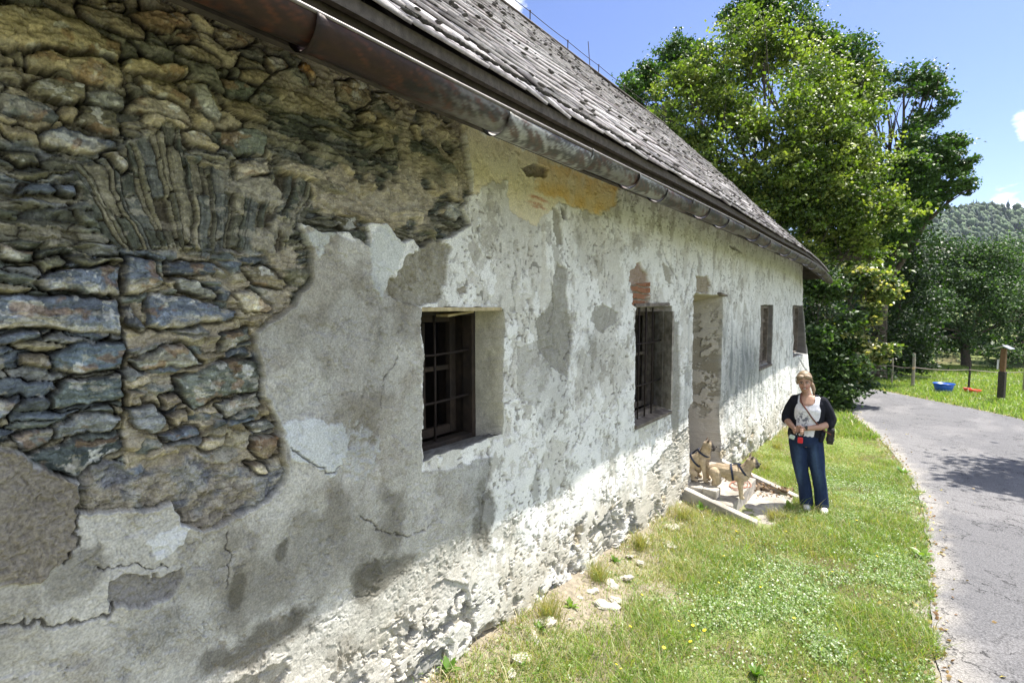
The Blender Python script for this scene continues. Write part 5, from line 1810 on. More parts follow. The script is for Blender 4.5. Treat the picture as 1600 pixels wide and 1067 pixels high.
schild(kerb(YL, .11, -1.16, .045, -.17), 'kerb', M_conc)
schild(kerb(YR, .12, -.98, .02, -.30), 'kerb', M_conc)
for (x0, x1, z, y0) in ((-2.0, -1.76, .035, YL + .055), (-1.76, -1.43, -.085, YL + .055)):
    mb = MB(); mb.box(((x0 + x1) / 2, (y0 + 7.0) / 2, z - .15), (x1 - x0, 7.0 - y0, .30)); schild(mb, 'step', M_conc)
mb = MB(); mb.box((-1.76 + .08, YL + .14, -.01), (.16, .17, .10)); schild(mb, 'step', M_conc)
mb = MB(); mb.box((-1.22, 6.45, -.245 - .1), (.42, 1.2, .2)); schild(mb, 'slab', M_conc)
# earth and rubble heaped between the steps and the right kerb, with dead leaves
rs = np.random.default_rng(71)
mb = MB()
rr = random.Random(71)
for i in range(16):
    mb.sphere((rr.uniform(-1.75, -1.1), rr.uniform(6.98, 7.2), rr.uniform(-.30, -.2)), (rr.uniform(.04, .09), rr.uniform(.04, .09), rr.uniform(.02, .05)), 8, 5)
mb.obj('rubble', tex_mat('dark_earth', (0.16, 0.12, 0.08), rough=1, noise=.4, nscale=30, bump=1, bscale=60, bdist=.02), kind='stuff', smooth=True, label='earth and stones heaped beside the steps', cat='rubble')
n = 130
pts = np.stack([rs.uniform(-1.75, -1.0, n), 7.15 - np.abs(rs.normal(size=n)) * .18, np.zeros(n)], -1)
pts[:, 2] = np.where(pts[:, 1] > 7.0, -.19, np.where(pts[:, 0] < -1.43, -.07, -.235)) + rs.uniform(0, .03, n)
V, F = leaves(pts, .04, .5, rs)
cc_ = np.array([(0.20, 0.12, 0.06), (0.28, 0.18, 0.09), (0.14, 0.08, 0.04), (0.33, 0.22, 0.13)])[rs.integers(0, 4, n)]
link('dead_leaves', mesh_np('dead_leaves', V, F, leaf_mat('dead_leaf', .1, rough=.7), np.repeat(cc_, 5, axis=0)), kind='stuff', label='brown dead leaves blown into the corner of the steps', cat='leaves')
# leash lying in loops on the step
mb = MB()
pts = []
for i in range(90):
    t = i / 89 * 5.5 * math.pi
    r = .055 + .03 * math.sin(t * .37) + .004 * i * .3
    pts.append((-1.56 + (r + .02 * math.sin(t * 1.7)) * math.cos(t) * .9 + .0008 * i, 6.62 + (r + .05 * math.sin(t * .5)) * math.sin(t) * 1.3, -.077 + .006 * (i % 3) / 2))
mb.tube(pts, .005, 6)
mb.obj('dog_leash', tex_mat('leash_rope', (0.38, 0.16, 0.10), rough=.7, noise=.3, nscale=90), smooth=True, label='reddish rope leash lying in loops on the middle step beside the standing dog', cat='leash')

# ---------------------------------------------------------------- fallen plaster, stones, weeds, flowers
M_chunk = tex_mat('fallen_plaster', (0.44, 0.42, 0.37), rough=.95, noise=.3, nscale=30, bump=.8, bscale=50, bdist=.01, color2=(0.40, 0.36, 0.29))


def chunk(r, seed):
    rr = random.Random(seed)
    mb = MB(); mb.sphere((0, 0, 0), (r, r * .7, r * .30), 14, 9)
    me = mb.mesh('plaster_chunk', M_chunk)
    for v in me.vertices:
        k = 1 + .9 * (fbm(np.array([v.co.x / r * 1.9 + seed * 3.3]), np.array([v.co.y / r * 1.9 + v.co.z / r * 2]), 5, 3, .6)[0] - .5) * 2
        v.co *= k
        v.co.z = max(min(v.co.z, r * .26), -r * .2)
    return me


CH = [chunk(.065, 1), chunk(.042, 2), chunk(.028, 3)]
rr = random.Random(9)
cpx = [(848, 975), (868, 955), (905, 935), (925, 925), (955, 915), (890, 968), (1050, 825), (1062, 820), (1085, 838), (1010, 845), (1035, 838), (1070, 800), (975, 905), (830, 1000), (858, 1000), (948, 948), (1000, 880), (1022, 815), (815, 1030), (962, 940), (800, 1055), (1045, 852), (985, 870), (1100, 860)]
for i, (px, py) in enumerate(cpx):
    p = at_ground(px, py)
    o = link('plaster_chunk', CH[i % 3], None, 'pale lump of fallen plaster lying in the dry grass at the foot of the wall', 'plaster lump', 'fallen plaster lumps')
    o.location = (p[0], p[1], p[2] + .008); o.rotation_euler = (rr.uniform(-.3, .3), rr.uniform(-.3, .3), rr.uniform(0, 6))
    s = rr.uniform(.6, 1.25); o.scale = (s, s, s)

M_weed = leaf_mat('weed_leaf', .3, rough=.35, tcol=(1.4, 1.6, .4), spec=.6)


def weed(name, loc, n, L, up, seed, col, width=.35, **kw):
    rs = np.random.default_rng(seed)
    V, F, Cc = [], [], []
    for i in range(n):
        a = 2 * math.pi * i / n * 1.618 * 3; l = L * rs.uniform(.6, 1.1); el = R(rs.uniform(*up))
        d = np.array([math.cos(a), math.sin(a), 0]); s = np.array([-math.sin(a), math.cos(a), 0])
        o = len(V); m = 6
        for k in range(m + 1):
            t = k / m
            w = l * width * .5 * math.sin(math.pi * min(1, t * .9 + .08)) ** .8 * (1 + .15 * math.sin(k * 2.1 + i))
            rise = math.sin(el) * l * t - .35 * l * t * t * math.cos(el)
            c = d * l * t * math.cos(el) + np.array([0, 0, .01 + rise])
            V += [c - s * w + np.array([0, 0, w * .3]), c, c + s * w + np.array([0, 0, w * .3])]
            Cc += [np.array(col) * rs.uniform(.85, 1.15)] * 3
        for k in range(m):
            F += [(o + k * 3, o + k * 3 + 1, o + k * 3 + 4, o + k * 3 + 3), (o + k * 3 + 1, o + k * 3 + 2, o + k * 3 + 5, o + k * 3 + 4)]
    me = mesh_np(name, np.array(V), np.array(F), M_weed, np.array(Cc))
    o = link(name, me, None, **kw); o.location = loc
    return o


wl = [(652, 1062, 9, .09, (35, 75), 'low broadleaf weed at the bottom edge of the photo below the broken plaster'),
      (700, 1052, 12, .10, (30, 75), 'bright green leafy weed growing out of the wall foot nearest the camera'),
      (845, 985, 10, .07, (25, 70), 'small weed between fallen plaster lumps near the wall'),
      (892, 952, 14, .08, (30, 80), 'leafy weed against the broken wall foot beside a dry grass tuft'),
      (960, 880, 12, .07, (30, 80), 'weed below the brown hole in the wall foot'),
      (1412, 742, 12, .16, (20, 60), 'rosette weed at the road edge beside the tree shade'),
      (1440, 872, 14, .13, (15, 55), 'long leafed weed spilling over the edge of the asphalt'),
      (1425, 985, 12, .10, (20, 60), 'yellowish green weed close to the asphalt in the foreground'),
      (1180, 1060, 11, .09, (30, 75), 'dark leafed weed at the bottom of the lawn'),
      (1232, 800, 14, .14, (40, 85), 'weed growing at the outer end of the right kerb'),
      (1095, 800, 12, .12, (40, 85), 'weed growing beside the left kerb of the steps')]
for i, (px, py, n, L, up, lab) in enumerate(wl):
    p = at_ground(px, py)
    weed('weed', tuple(p), n, L, up, 300 + i, (0.13, 0.24, 0.04) if i % 3 else (0.20, 0.30, 0.06), label=lab, cat='weed')
# dry grass tufts against the wall foot
tl = [(935, 905, 'straw coloured grass tuft nearest the broken plaster at the wall foot'), (1068, 812, 'dry grass tuft beside the left kerb of the steps'), (1000, 855, 'dry grass tuft below the second window'),
      (1215, 700, 'dry yellow grass tuft against the wall behind the woman'), (1195, 735, 'dry grass tuft against the wall just beyond the steps'), (860, 965, 'green and straw grass tuft beside the plaster lumps'), (1230, 815, 'tall grass tuft at the low end of the right kerb'), (1210, 812, 'grass tuft growing over the lower slab of the steps')]
for i, (px, py, lab) in enumerate(tl):
    p = at_ground(px, py)
    rs = np.random.default_rng(400 + i); n = 240
    x = p[0] + rs.normal(size=n) * .035; y = p[1] + rs.normal(size=n) * .035
    c = np.array([(0.42, 0.36, 0.19), (0.30, 0.28, 0.12), (0.20, 0.26, 0.07)])[rs.integers(0, 3, n)]
    V, F, cc_ = blades(x, y, rs.uniform(.06, .19, n), rs.uniform(.002, .005, n), rs, c, .8)
    me = mesh_np('grass_tuft', V - p, F, M_grass, cc_)
    o = link('grass_tuft', me, None, lab, 'grass tuft'); o.location = tuple(p)
# yellow flowers
mb = MB(); mb.cur = (0.75, 0.62, 0.03)
for k in range(8):
    a = 2 * math.pi * k / 8
    mb.sphere((math.cos(a) * .008, math.sin(a) * .008, .0), (.007, .005, .002), 6, 4, Matrix.Rotation(a, 3, 'Z'))
mb.sphere((0, 0, .001), .004, 6, 4)
fl = mb.mesh('flower_head', tex_mat('yellow_petal', (0.80, 0.66, 0.03), rough=.5), True)
mb = MB(); mb.tube([(0, 0, -.07), (.004, 0, -.03), (0, 0, 0)], .0013, 5)
stm = mb.mesh('stem', tex_mat('green_stem', (0.12, 0.2, 0.04), rough=.6), True)
fpx = [(963, 1055), (1078, 1018), (1082, 992), (985, 994), (1003, 943), (1123, 923), (1130, 880), (1118, 822), (1150, 840), (1228, 840), (1258, 855), (1150, 770), (1215, 725), (1205, 735), (1338, 822), (1338, 795), (1037, 1028), (970, 1062), (1188, 930), (1060, 985), (1330, 740), (1300, 905), (1370, 880), (1100, 1000), (1240, 980)]
for i, (px, py) in enumerate(fpx):
    p = at_ground(px, py)
    e = empty('yellow_flower', (p[0], p[1], p[2] + .07), label='tiny yellow flower standing in the sunlit grass', cat='flower', group='yellow flowers in the grass')
    h_ = link('flower_head', fl, e); h_.rotation_euler = (rr.uniform(-.5, .3), rr.uniform(-.4, .4), 0); s = rr.uniform(.5, 1.0); h_.scale = (s, s, s)
    link('stem', stm, e)

# ---------------------------------------------------------------- fence, tubs and the roofed post beyond the road
M_post = tex_mat('weathered_post', (0.30, 0.27, 0.22), rough=.9, noise=.4, nscale=20, bump=.5, bscale=40)
M_dpost = tex_mat('dark_post', (0.05, 0.042, 0.036), rough=.9, noise=.4, nscale=14, bump=.5, bscale=40)
fposts = [(1330, 21.5, 1.0, .035, 'p'), (1361, 20.6, .9, .035, 'd'), (1395, 20.0, 1.0, .035, 'p'), (1428, 19.2, 1.25, .055, 'p'), (1516, 18.6, 1.0, .035, 'd'), (1603, 18.0, 1.0, .045, 'p'), (1700, 17.5, 1.0, .045, 'p'), (1800, 17, 1, .045, 'p')]
fpos = [gpt(px, d) for (px, d, h, r, k) in fposts]
fence = empty('wire_fence', fpos[0], label='low paddock fence of thin posts and one pale tape beyond the road', cat='fence')
F0 = Vector(fpos[0])
for (px, d, h, r, k), p in zip(fposts, fpos):
    mb = MB(); q = Vector(p) - F0
    mb.tube([q + Vector((0, 0, -.2)), q + Vector((.01, 0, h * .6)), q + Vector((.0, .01, h))], [r, r * .95, r * .85], 8)
    mb.obj('post', M_post if k == 'p' else M_dpost, fence, smooth=False)
for (zz, rad, c) in ((.72, .012, (0.45, 0.36, 0.34)), (.40, .004, (.3, .3, .3))):
    mb = MB(); pts = []
    for a, b in zip(fpos[:-1], fpos[1:]):
        for t in (0, .25, .5, .75):
            q = Vector(a) * (1 - t) + Vector(b) * t - F0
            pts.append(q + Vector((0, -.05, zz - .05 * math.sin(math.pi * t))))
    mb.tube(pts, rad, 5)
    mb.obj('tape' if rad > .01 else 'wire', tex_mat('fence_line', c, rough=.6), fence)
mb = MB(); q = Vector(fpos[3]) - F0; mb.tube([q + Vector((0, -.05, .69)), q + Vector((0, -.11, .69))], .045, 10); mb.obj('insulator', tex_mat('buff_plastic', (0.62, 0.42, 0.2), rough=.5), fence)


def tub(name, loc, r0, r1, h, col, **kw):
    e = empty(name, loc, **kw)
    n = 36; mb = MB()
    prof = [(r0 * .2, .0), (r0, .0), (r0 + (r1 - r0) * .5, h * .5), (r1, h), (r1 * 1.06, h), (r1 * 1.06, h - .025), (r1 * 1.02, h - .03)]
    inner = [(r1 * .96, h), (r0 * .96, .02), (r0 * .1, .02)]
    P = prof[:4] + inner
    rings = [[(r * math.cos(2 * math.pi * k / n), r * math.sin(2 * math.pi * k / n), z) for k in range(n)] for r, z in P]
    mb.rings(rings)
    m = tex_mat(name + '_plastic', col, rough=.35, noise=.1, nscale=8)
    mb.obj('bowl', m, e, smooth=True)
    mb = MB(); mb.tube([(r1 * 1.02 * math.cos(a), r1 * 1.02 * math.sin(a), h) for a in np.linspace(0, 2 * math.pi, n + 1)], .018, 6)
    mb.obj('rim', m, e, smooth=True)
    return e


tub('water_tub', gpt(1477, 17.6), .22, .29, .30, (0.01, 0.10, 0.50), label='round blue plastic tub standing in the grass by the fence', cat='tub')
tub('feed_bowl', gpt(1526, 17.4), .11, .16, .12, (0.75, 0.09, 0.02), label='small orange-red bowl in the grass right of the blue tub', cat='bowl')
tub('feed_bowl', gpt(1514, 17.6), .07, .10, .15, (0.55, 0.06, 0.02), label='smaller red pot in the grass between the blue tub and the orange bowl', cat='bowl')
pp = gpt(1568, 15.8)
e = empty('roofed_post', pp, R(-25), label='thick dark wooden post with a little tin roof standing by the road bend', cat='post')
mb = MB(); mb.box((0, 0, .38), (.16, .16, 1.05)); mb.obj('pillar', M_dpost, e, bevel=.01)
mb = MB(); mb.box((0, 0, 1.26), (.12, .13, .72)); mb.obj('case', tex_mat('brown_case', (0.16, 0.085, 0.035), rough=.7, noise=.4, nscale=16, bump=.3), e, bevel=.008)
mb = MB()
mb.box((-.105, 0, 1.655), (.26, .34, .02), Matrix.Rotation(R(-24), 3, 'Y')); mb.box((.10, 0, 1.66), (.22, .34, .02), Matrix.Rotation(R(28), 3, 'Y'))
mb.obj('tin_roof', tex_mat('tin', (0.45, 0.46, 0.48), rough=.35, metal=.6, noise=.2), e)
mb = MB(); mb.box((-.10, -.06, 1.12), (.012, .12, .30)); mb.obj('notice', tex_mat('white_notice', (0.7, 0.72, 0.74), rough=.6), e)
# ---------------------------------------------------------------- figures
def cap(mb, a, ra, b, rb, n=12):
    a = Vector(a); b = Vector(b)
    mb.sphere(a, ra, n, 8); mb.sphere(b, rb, n, 8)
    mb.tube([a, b], [ra, rb], n)


def chain(mb, pts):
    for (a, ra), (b, rb) in zip(pts[:-1], pts[1:]):
        cap(mb, a, ra, b, rb)


def paint(me, fn):
    n = len(me.vertices)
    co = np.empty(n * 3, np.float32); me.vertices.foreach_get('co', co); co = co.reshape(-1, 3)
    if 'col' in me.color_attributes: me.color_attributes.remove(me.color_attributes['col'])
    a = me.color_attributes.new('col', 'FLOAT_COLOR', 'POINT')
    c = np.ones((n, 4), np.float32); c[:, :3] = fn(co)
    a.data.foreach_set('color', c.ravel())


def solid(mb, name, mat, vox, sm, parent, fn=None, keep=None, **kw):
    me = mb.mesh(name, mat)
    me = apply_mods(me, 0, vox, sm)
    if not len(me.materials): me.materials.append(mat)
    if keep is not None:
        bm = bmesh.new(); bm.from_mesh(me)
        bmesh.ops.delete(bm, geom=[v for v in bm.verts if not keep(v.co)], context='VERTS')
        bm.to_mesh(me); bm.free()
    if fn: paint(me, fn)
    me.polygons.foreach_set('use_smooth', np.ones(len(me.polygons), bool))
    return link(name, me, parent, **kw)


M_skin = tex_mat('skin', attr=True, rough=.5, spec=.4)
M_cloth = tex_mat('cloth', attr=True, rough=.9, noise=.15, nscale=60, bump=.3, bscale=40, bdist=.01, spec=.2)
M_hair = tex_mat('hair', (0.19, 0.13, 0.075), rough=.5, noise=.4, nscale=60, bump=.8, bscale=150, bdist=.004, color2=(0.30, 0.22, 0.13))
WP = (-.83, 6.90, float(gz(-.83, 6.90)) + .005)
lady = empty('person', WP, R(6), label='smiling woman in white shirt, black cardigan and blue jeans standing beside the steps', cat='person')

HC = Vector((-.085, -.015, 1.515))     # head centre
mb = MB()
# torso, hips
mb.ell([(-.055, .01, .74, .05, .05), (-.055, .01, .78, .145, .10), (-.052, .01, .86, .178, .118), (-.05, .01, .94, .160, .105), (-.048, .005, 1.03, .138, .095), (-.045, 0, 1.12, .145, .100), (-.040, -.005, 1.20, .160, .112),
        (-.038, 0, 1.27, .165, .098), (-.038, .01, 1.325, .135, .075), (-.045, .012, 1.36, .07, .055)], 22)
chain(mb, [((-.048, .012, 1.33), .055), ((-.065, .005, 1.40), .047), ((-.078, .0, 1.44), .05)])
# head: skull, jaw, nose, ears, cheeks
tilt = Matrix.Rotation(R(-6), 3, 'Y') @ Matrix.Rotation(R(9), 3, 'X')
hp = lambda x, y, z: HC + tilt @ Vector((x, y, z))
mb.sphere(hp(0, .012, .028), (.074, .092, .092), 18, 12)
mb.sphere(hp(0, -.018, -.03), (.060, .066, .078), 16, 10)
mb.sphere(hp(0, -.045, -.088), (.028, .026, .022), 10, 8)
mb.sphere(hp(.034, -.048, -.028), (.024, .024, .022), 10, 8); mb.sphere(hp(-.034, -.048, -.028), (.024, .024, .022), 10, 8)
cap(mb, hp(0, -.080, .010), .008, hp(0, -.096, -.026), .0125)
for s in (-1, 1): mb.sphere(hp(s * .074, .012, -.005), (.010, .018, .028), 8, 6)
# arms
ELL, ELR = (-.275, .03, 1.055), (.205, .03, 1.045)
HL, HR = (-.165, -.155, .975), (-.075, -.165, .985)
chain(mb, [((-.178, .015, 1.29), .048), ((-.232, .03, 1.18), .043), (ELL, .040), ((-.225, -.07, 1.015), .036), (HL, .023)])
chain(mb, [((.108, .015, 1.29), .048), ((.162, .03, 1.17), .043), (ELR, .040), ((.09, -.08, 1.01), .037), (HR, .024)])


def hand(mb, w, d, side, curl=1.0):
    w = Vector(w); d = Vector(d).normalized()
    up = Vector((0, 0, 1)); lat = up
    out = d.cross(up).normalized() * side          # palm-normal
    palm = w + d * .045
    for k in range(4):
        cap(mb, w + d * .01 + lat * (.006 * (1.5 - k)), .014, w + d * .078 + lat * (.019 * (1.5 - k)), .0115, 8)
    for k, L in enumerate((.036, .042, .040, .031)):
        a = w + d * .080 + lat * (.019 * (1.5 - k))
        b = a + (d * .85 + out * .5 * curl).normalized() * L * .9
        c = b + (d * .1 + out * 1.0 * curl).normalized() * L * .75
        e = c + (-d * .5 + out * .6 * curl).normalized() * L * .5
        cap(mb, a, .0095, b, .0088, 8); cap(mb, b, .0088, c, .0080, 8); cap(mb, c, .0080, e, .0070, 8)
    t0 = w + d * .020 + lat * .024; t1 = t0 + (d * .6 + lat * .6 + out * .5).normalized() * .035; t2 = t1 + (d * .8 + out * .5).normalized() * .026
    cap(mb, t0, .012, t1, .0105, 8); cap(mb, t1, .0105, t2, .0085, 8)


hand(mb, HL, (.75, -.35, -.12), 1)
hand(mb, HR, (-.85, -.25, -.15), -1)
# legs
LEGL = [((-.135, .015, .80), .088), ((-.115, .0, .62), .076), ((-.080, -.02, .43), .056), ((-.035, .02, .26), .052), ((-.012, .03, .08), .036)]
LEGR = [((.035, .015, .80), .088), ((.070, .0, .62), .076), ((.100, -.02, .44), .056), ((.130, .015, .26), .052), ((.150, .02, .08), .036)]
chain(mb, LEGL); chain(mb, LEGR)


def skin(co):
    c = np.tile(np.array((0.42, 0.25, 0.175)), (len(co), 1))
    h = (Matrix.Rotation(R(6), 3, 'Y') @ Matrix.Identity(3))
    p = (co - np.array(HC)) @ np.array(tilt)          # head space
    ck = np.exp(-(((np.abs(p[:, 0]) - .036) / .018) ** 2 + ((p[:, 2] + .03) / .018) ** 2)) * (co[:, 2] > 1.4) * (p[:, 1] < 0)
    c += (np.array((0.58, 0.24, 0.17)) - c) * (ck * .5)[:, None]
    so_ = np.exp(-(((np.abs(p[:, 0]) - .030) / .017) ** 2 + ((p[:, 2] - .012) / .010) ** 2)) * (co[:, 2] > 1.4) * (p[:, 1] < 0)
    c += (np.array((0.22, 0.12, 0.09)) - c) * (so_ * .45)[:, None]
    hd = (np.linalg.norm(co - np.array(HL), axis=1) < .16) | (np.linalg.norm(co - np.array(HR), axis=1) < .16)
    return c


solid(mb, 'body', M_skin, .0042, 2, lady, skin)
# face
mb = MB()
for s in (-1, 1): mb.sphere(hp(s * .029, -.0775, .013), (.0125, .008, .0055), 10, 6)
mb.obj('eyes', tex_mat('eye_white', (0.6, 0.58, 0.55), rough=.3), lady, smooth=True)
mb = MB()
for s in (-1, 1): mb.sphere(hp(s * .029, -.0845, .013), (.0052, .003, .0052), 8, 6)
mb.obj('irises', tex_mat('iris', (0.03, 0.025, 0.02), rough=.2), lady, smooth=True)
mb = MB()
for s in (-1, 1): mb.tube([hp(s * .013, -.086, .026), hp(s * .028, -.087, .032), hp(s * .044, -.076, .027)], .0032, 6)
for s in (-1, 1): mb.tube([hp(s * .016, -.086, .019), hp(s * .029, -.087, .0215), hp(s * .043, -.078, .016)], .0016, 6)
mb.obj('eyebrows', tex_mat('brow', (0.08, 0.05, 0.03), rough=.8), lady, smooth=True)
mb = MB(); mb.tube([hp(-.031, -.075, -.043), hp(-.016, -.089, -.055), hp(0, -.092, -.0595), hp(.016, -.089, -.055), hp(.031, -.075, -.043)], [.003, .0075, .0095, .0075, .003], 8)
mb.obj('lips', tex_mat('lip', (0.30, 0.10, 0.085), rough=.4), lady, smooth=True)
mb = MB(); mb.tube([hp(-.021, -.086, -.0485), hp(-.010, -.0945, -.054), hp(0, -.0965, -.056), hp(.010, -.0945, -.054), hp(.021, -.086, -.0485)], [.0018, .0045, .0055, .0045, .0018], 8)
mb.obj('teeth', tex_mat('tooth', (0.55, 0.52, 0.47), rough=.3), lady, smooth=True)
# hair: cap parted over the forehead, swept back, ponytail over the shoulder on the right of the photo
mb = MB()
mb.sphere(hp(0, .024, .040), (.083, .092, .092), 20, 12)
mb.sphere(hp(.035, -.048, .070), (.048, .036, .030), 12, 8); mb.sphere(hp(-.035, -.048, .072), (.046, .034, .030), 12, 8)
for k in range(26):
    a_ = -1.35 + 2.7 * k / 25; mb.tube([hp(.07 * math.sin(a_), -.07 * math.cos(a_) + .0, .065), hp(.086 * math.sin(a_), -.02, .10 - .03 * abs(a_)), hp(.06 * math.sin(a_), .07, .10 - .03 * abs(a_))], [.004, .007, .005], 5)
cap(mb, hp(-.058, -.042, .055), .020, hp(-.076, -.012, .0), .014); cap(mb, hp(.060, -.038, .055), .020, hp(.079, -.008, .012), .013)
mb.sphere(hp(0, .098, .01), (.042, .03, .045), 12, 8)
chain(mb, [(hp(.03, .10, .0), .030), (hp(.075, .06, -.06), .024), (hp(.088, .03, -.11), .019), (hp(.085, .015, -.145), .010)])
solid(mb, 'hair', M_hair, .004, 2, lady, keep=None)
# T-shirt
mb = MB()
mb.ell([(-.05, .01, .845, .180, .118), (-.05, .008, .93, .172, .116), (-.048, .0, 1.03, .156, .110), (-.045, -.006, 1.12, .160, .118), (-.040, -.012, 1.20, .160, .128), (-.038, 0, 1.27, .155, .110), (-.038, .01, 1.325, .135, .085), (-.042, .012, 1.352, .11, .06)], 26)
mb.sphere((-.105, -.062, 1.19), (.066, .062, .066), 14, 10); mb.sphere((.028, -.062, 1.19), (.066, .062, .066), 14, 10)


def shirt(co):
    c = np.tile(np.array((0.74, 0.74, 0.78)), (len(co), 1))
    u = (co[:, 0] + .085) / .085; v = (co[:, 2] - 1.09) / .115
    nz_ = fbm(co[:, 0] * 38 + 9, co[:, 2] * 38, 440, 4, .6)
    m = sstep(1.05, .6, np.hypot(u, v) + (nz_ - .5) * 1.2) * sstep(.47, .53, nz_) * (co[:, 1] < 0)
    c += (np.array((0.07, 0.08, 0.12)) - c) * (m * .85)[:, None]
    c *= (1 - .10 * sstep(.5, .62, fbm(co[:, 0] * 14, co[:, 2] * 6, 441, 3)))[:, None]
    return c


neck_c = Vector((-.05, -.10, 1.335))
solid(mb, 'shirt', M_cloth, .005, 3, lady, shirt, keep=lambda c: not ((c - neck_c).length < .088 and c.y < .02) and not (c.z > 1.335 and abs(c.x + .045) < .075))
# cardigan: open in front, elbow-length sleeves
mb = MB()
mb.ell([(-.05, .02, .865, .196, .125), (-.05, .018, .93, .190, .126), (-.048, .012, 1.03, .176, .122), (-.045, .010, 1.12, .178, .122), (-.040, .008, 1.20, .188, .128), (-.038, .012, 1.27, .188, .112), (-.038, .015, 1.33, .158, .085), (-.042, .018, 1.366, .105, .06)], 26)
chain(mb, [((-.175, .015, 1.292), .062), ((-.228, .03, 1.19), .059), ((-.262, .032, 1.09), .056), ((-.262, .0, 1.045), .052)])
chain(mb, [((.105, .015, 1.292), .062), ((.162, .03, 1.19), .060), ((.198, .034, 1.09), .058), ((.185, .0, 1.035), .054)])
for k, (x, z) in enumerate([(-.20, .86), (-.19, .92), (.10, .86), (.115, .93)]):
    mb.sphere((x, -.02, z), (.035, .07, .06), 10, 8)
solid(mb, 'cardigan', M_cloth, .0055, 3, lady, lambda co: np.array((0.012, 0.013, 0.019)) * (0.8 + .6 * fbm(co[:, 0] * 25, co[:, 2] * 18, 442, 3))[:, None],
      keep=lambda c: not (c.y < .02 and (-.148 + .03 * (c.z - 1.1)) < c.x < (.055 + .12 * (c.z - 1.1)) and c.z < 1.36) and not (c.z > 1.345 and abs(c.x + .045) < .07) and c.z > .83)
# jeans
mb = MB()
mb.ell([(-.055, .012, .76, .13, .11), (-.055, .012, .80, .175, .122), (-.052, .012, .86, .186, .124), (-.05, .012, .905, .176, .118)], 24)
chain(mb, [((-.135, .015, .80), .098), ((-.112, .0, .62), .092), ((-.082, -.015, .44), .076), ((-.042, .015, .26), .072), ((-.018, .025, .06), .074)])
chain(mb, [((.035, .015, .80), .098), ((.062, .0, .62), .092), ((.090, -.015, .44), .076), ((.120, .01, .26), .072), ((.142, .015, .06), .074)])


def jeans(co):
    c = np.tile(np.array((0.016, 0.030, 0.075)), (len(co), 1))
    nz_ = fbm(co[:, 0] * 22, co[:, 2] * 9, 443, 4, .6)
    for (x0, z0, x1, z1) in ((-.13, .74, -.10, .36), (.045, .74, .10, .36)):
        t = np.clip((co[:, 2] - z0) / (z1 - z0), 0, 1); xx = x0 + (x1 - x0) * t
        m = np.exp(-(((co[:, 0] - xx) / .035) ** 2)) * sstep(-.1, .25, (z0 + .06 - co[:, 2]) * 2) * sstep(.2, .4, co[:, 2]) * (co[:, 1] < 0)
        c += (np.array((0.055, 0.095, 0.17)) - c) * (m * (.35 + .6 * nz_))[:, None]
    return c * (0.75 + .5 * nz_)[:, None]


solid(mb, 'jeans', M_cloth, .006, 3, lady, jeans)
for (x, y) in ((-.018, .0), (.158, -.01)):
    mb = MB()
    mb.sphere((x, y + .02, .045), (.044, .055, .05), 12, 8); mb.sphere((x + .008, y - .085, .032), (.044, .085, .034), 12, 8); mb.sphere((x + .004, y - .02, .03), (.045, .10, .03), 12, 8)
    solid(mb, 'shoe', tex_mat('white_shoe', (0.72, 0.72, 0.72), rough=.6, noise=.1), .004, 2, lady)
mb = MB()
wd = (Vector(ELR) - Vector(HR)).normalized(); wc = Vector(HR) + wd * .035
mb.tube([wc - wd * .012, wc + wd * .012], .0285, 14); mb.box(wc + Vector((-.0, -.028, .004)), (.03, .012, .032))
mb.obj('watch', tex_mat('black_strap', (0.02, 0.02, 0.022), rough=.35), lady, smooth=False)

# bag across the body
M_bag = tex_mat('black_leather', (0.016, 0.012, 0.012), rough=.5, noise=.3, nscale=30, bump=.3, bscale=60)
rot6 = Matrix.Rotation(R(6), 3, 'Z')
bo = Vector(WP) + rot6 @ Vector((.195, .05, .82))
bag = empty('shoulder_bag', bo, R(6), label='small black leather bag with a brown strap hanging at the hip of the woman', cat='bag')
mb = MB(); mb.box((0, 0, .07), (.065, .15, .17)); mb.sphere((.0, 0, .03), (.045, .085, .05), 10, 8)
mb.obj('pouch', M_bag, bag, bevel=.02)
mb = MB(); mb.box((.037, 0, .115), (.010, .145, .085)); mb.obj('flap', M_bag, bag, bevel=.003)
o_ = Vector((.195, .05, .82))
mb = MB()
pts = [(.20, -.05, .93), (.115, -.085, .99), (.02, -.118, 1.10), (-.045, -.135, 1.20), (-.095, -.118, 1.27), (-.115, -.075, 1.33), (-.115, -.02, 1.372), (-.10, .045, 1.365), (-.03, .12, 1.27), (.08, .145, 1.12), (.17, .12, 1.0), (.20, .08, .93)]
pts = [Vector(p) - o_ for p in pts]
dense = []
for i in range(len(pts) - 1):
    for t in (0, .25, .5, .75):
        p0 = pts[max(i - 1, 0)]; p1 = pts[i]; p2 = pts[i + 1]; p3 = pts[min(i + 2, len(pts) - 1)]
        dense.append(.5 * ((2 * p1) + (p2 - p0) * t + (2 * p0 - 5 * p1 + 4 * p2 - p3) * t * t + (3 * p1 - p0 - 3 * p2 + p3) * t ** 3))
dense.append(pts[-1])
mb.tube(dense, .0085, 6)
mb.obj('strap', tex_mat('brown_strap', (0.14, 0.045, 0.025), rough=.5), bag, smooth=True)
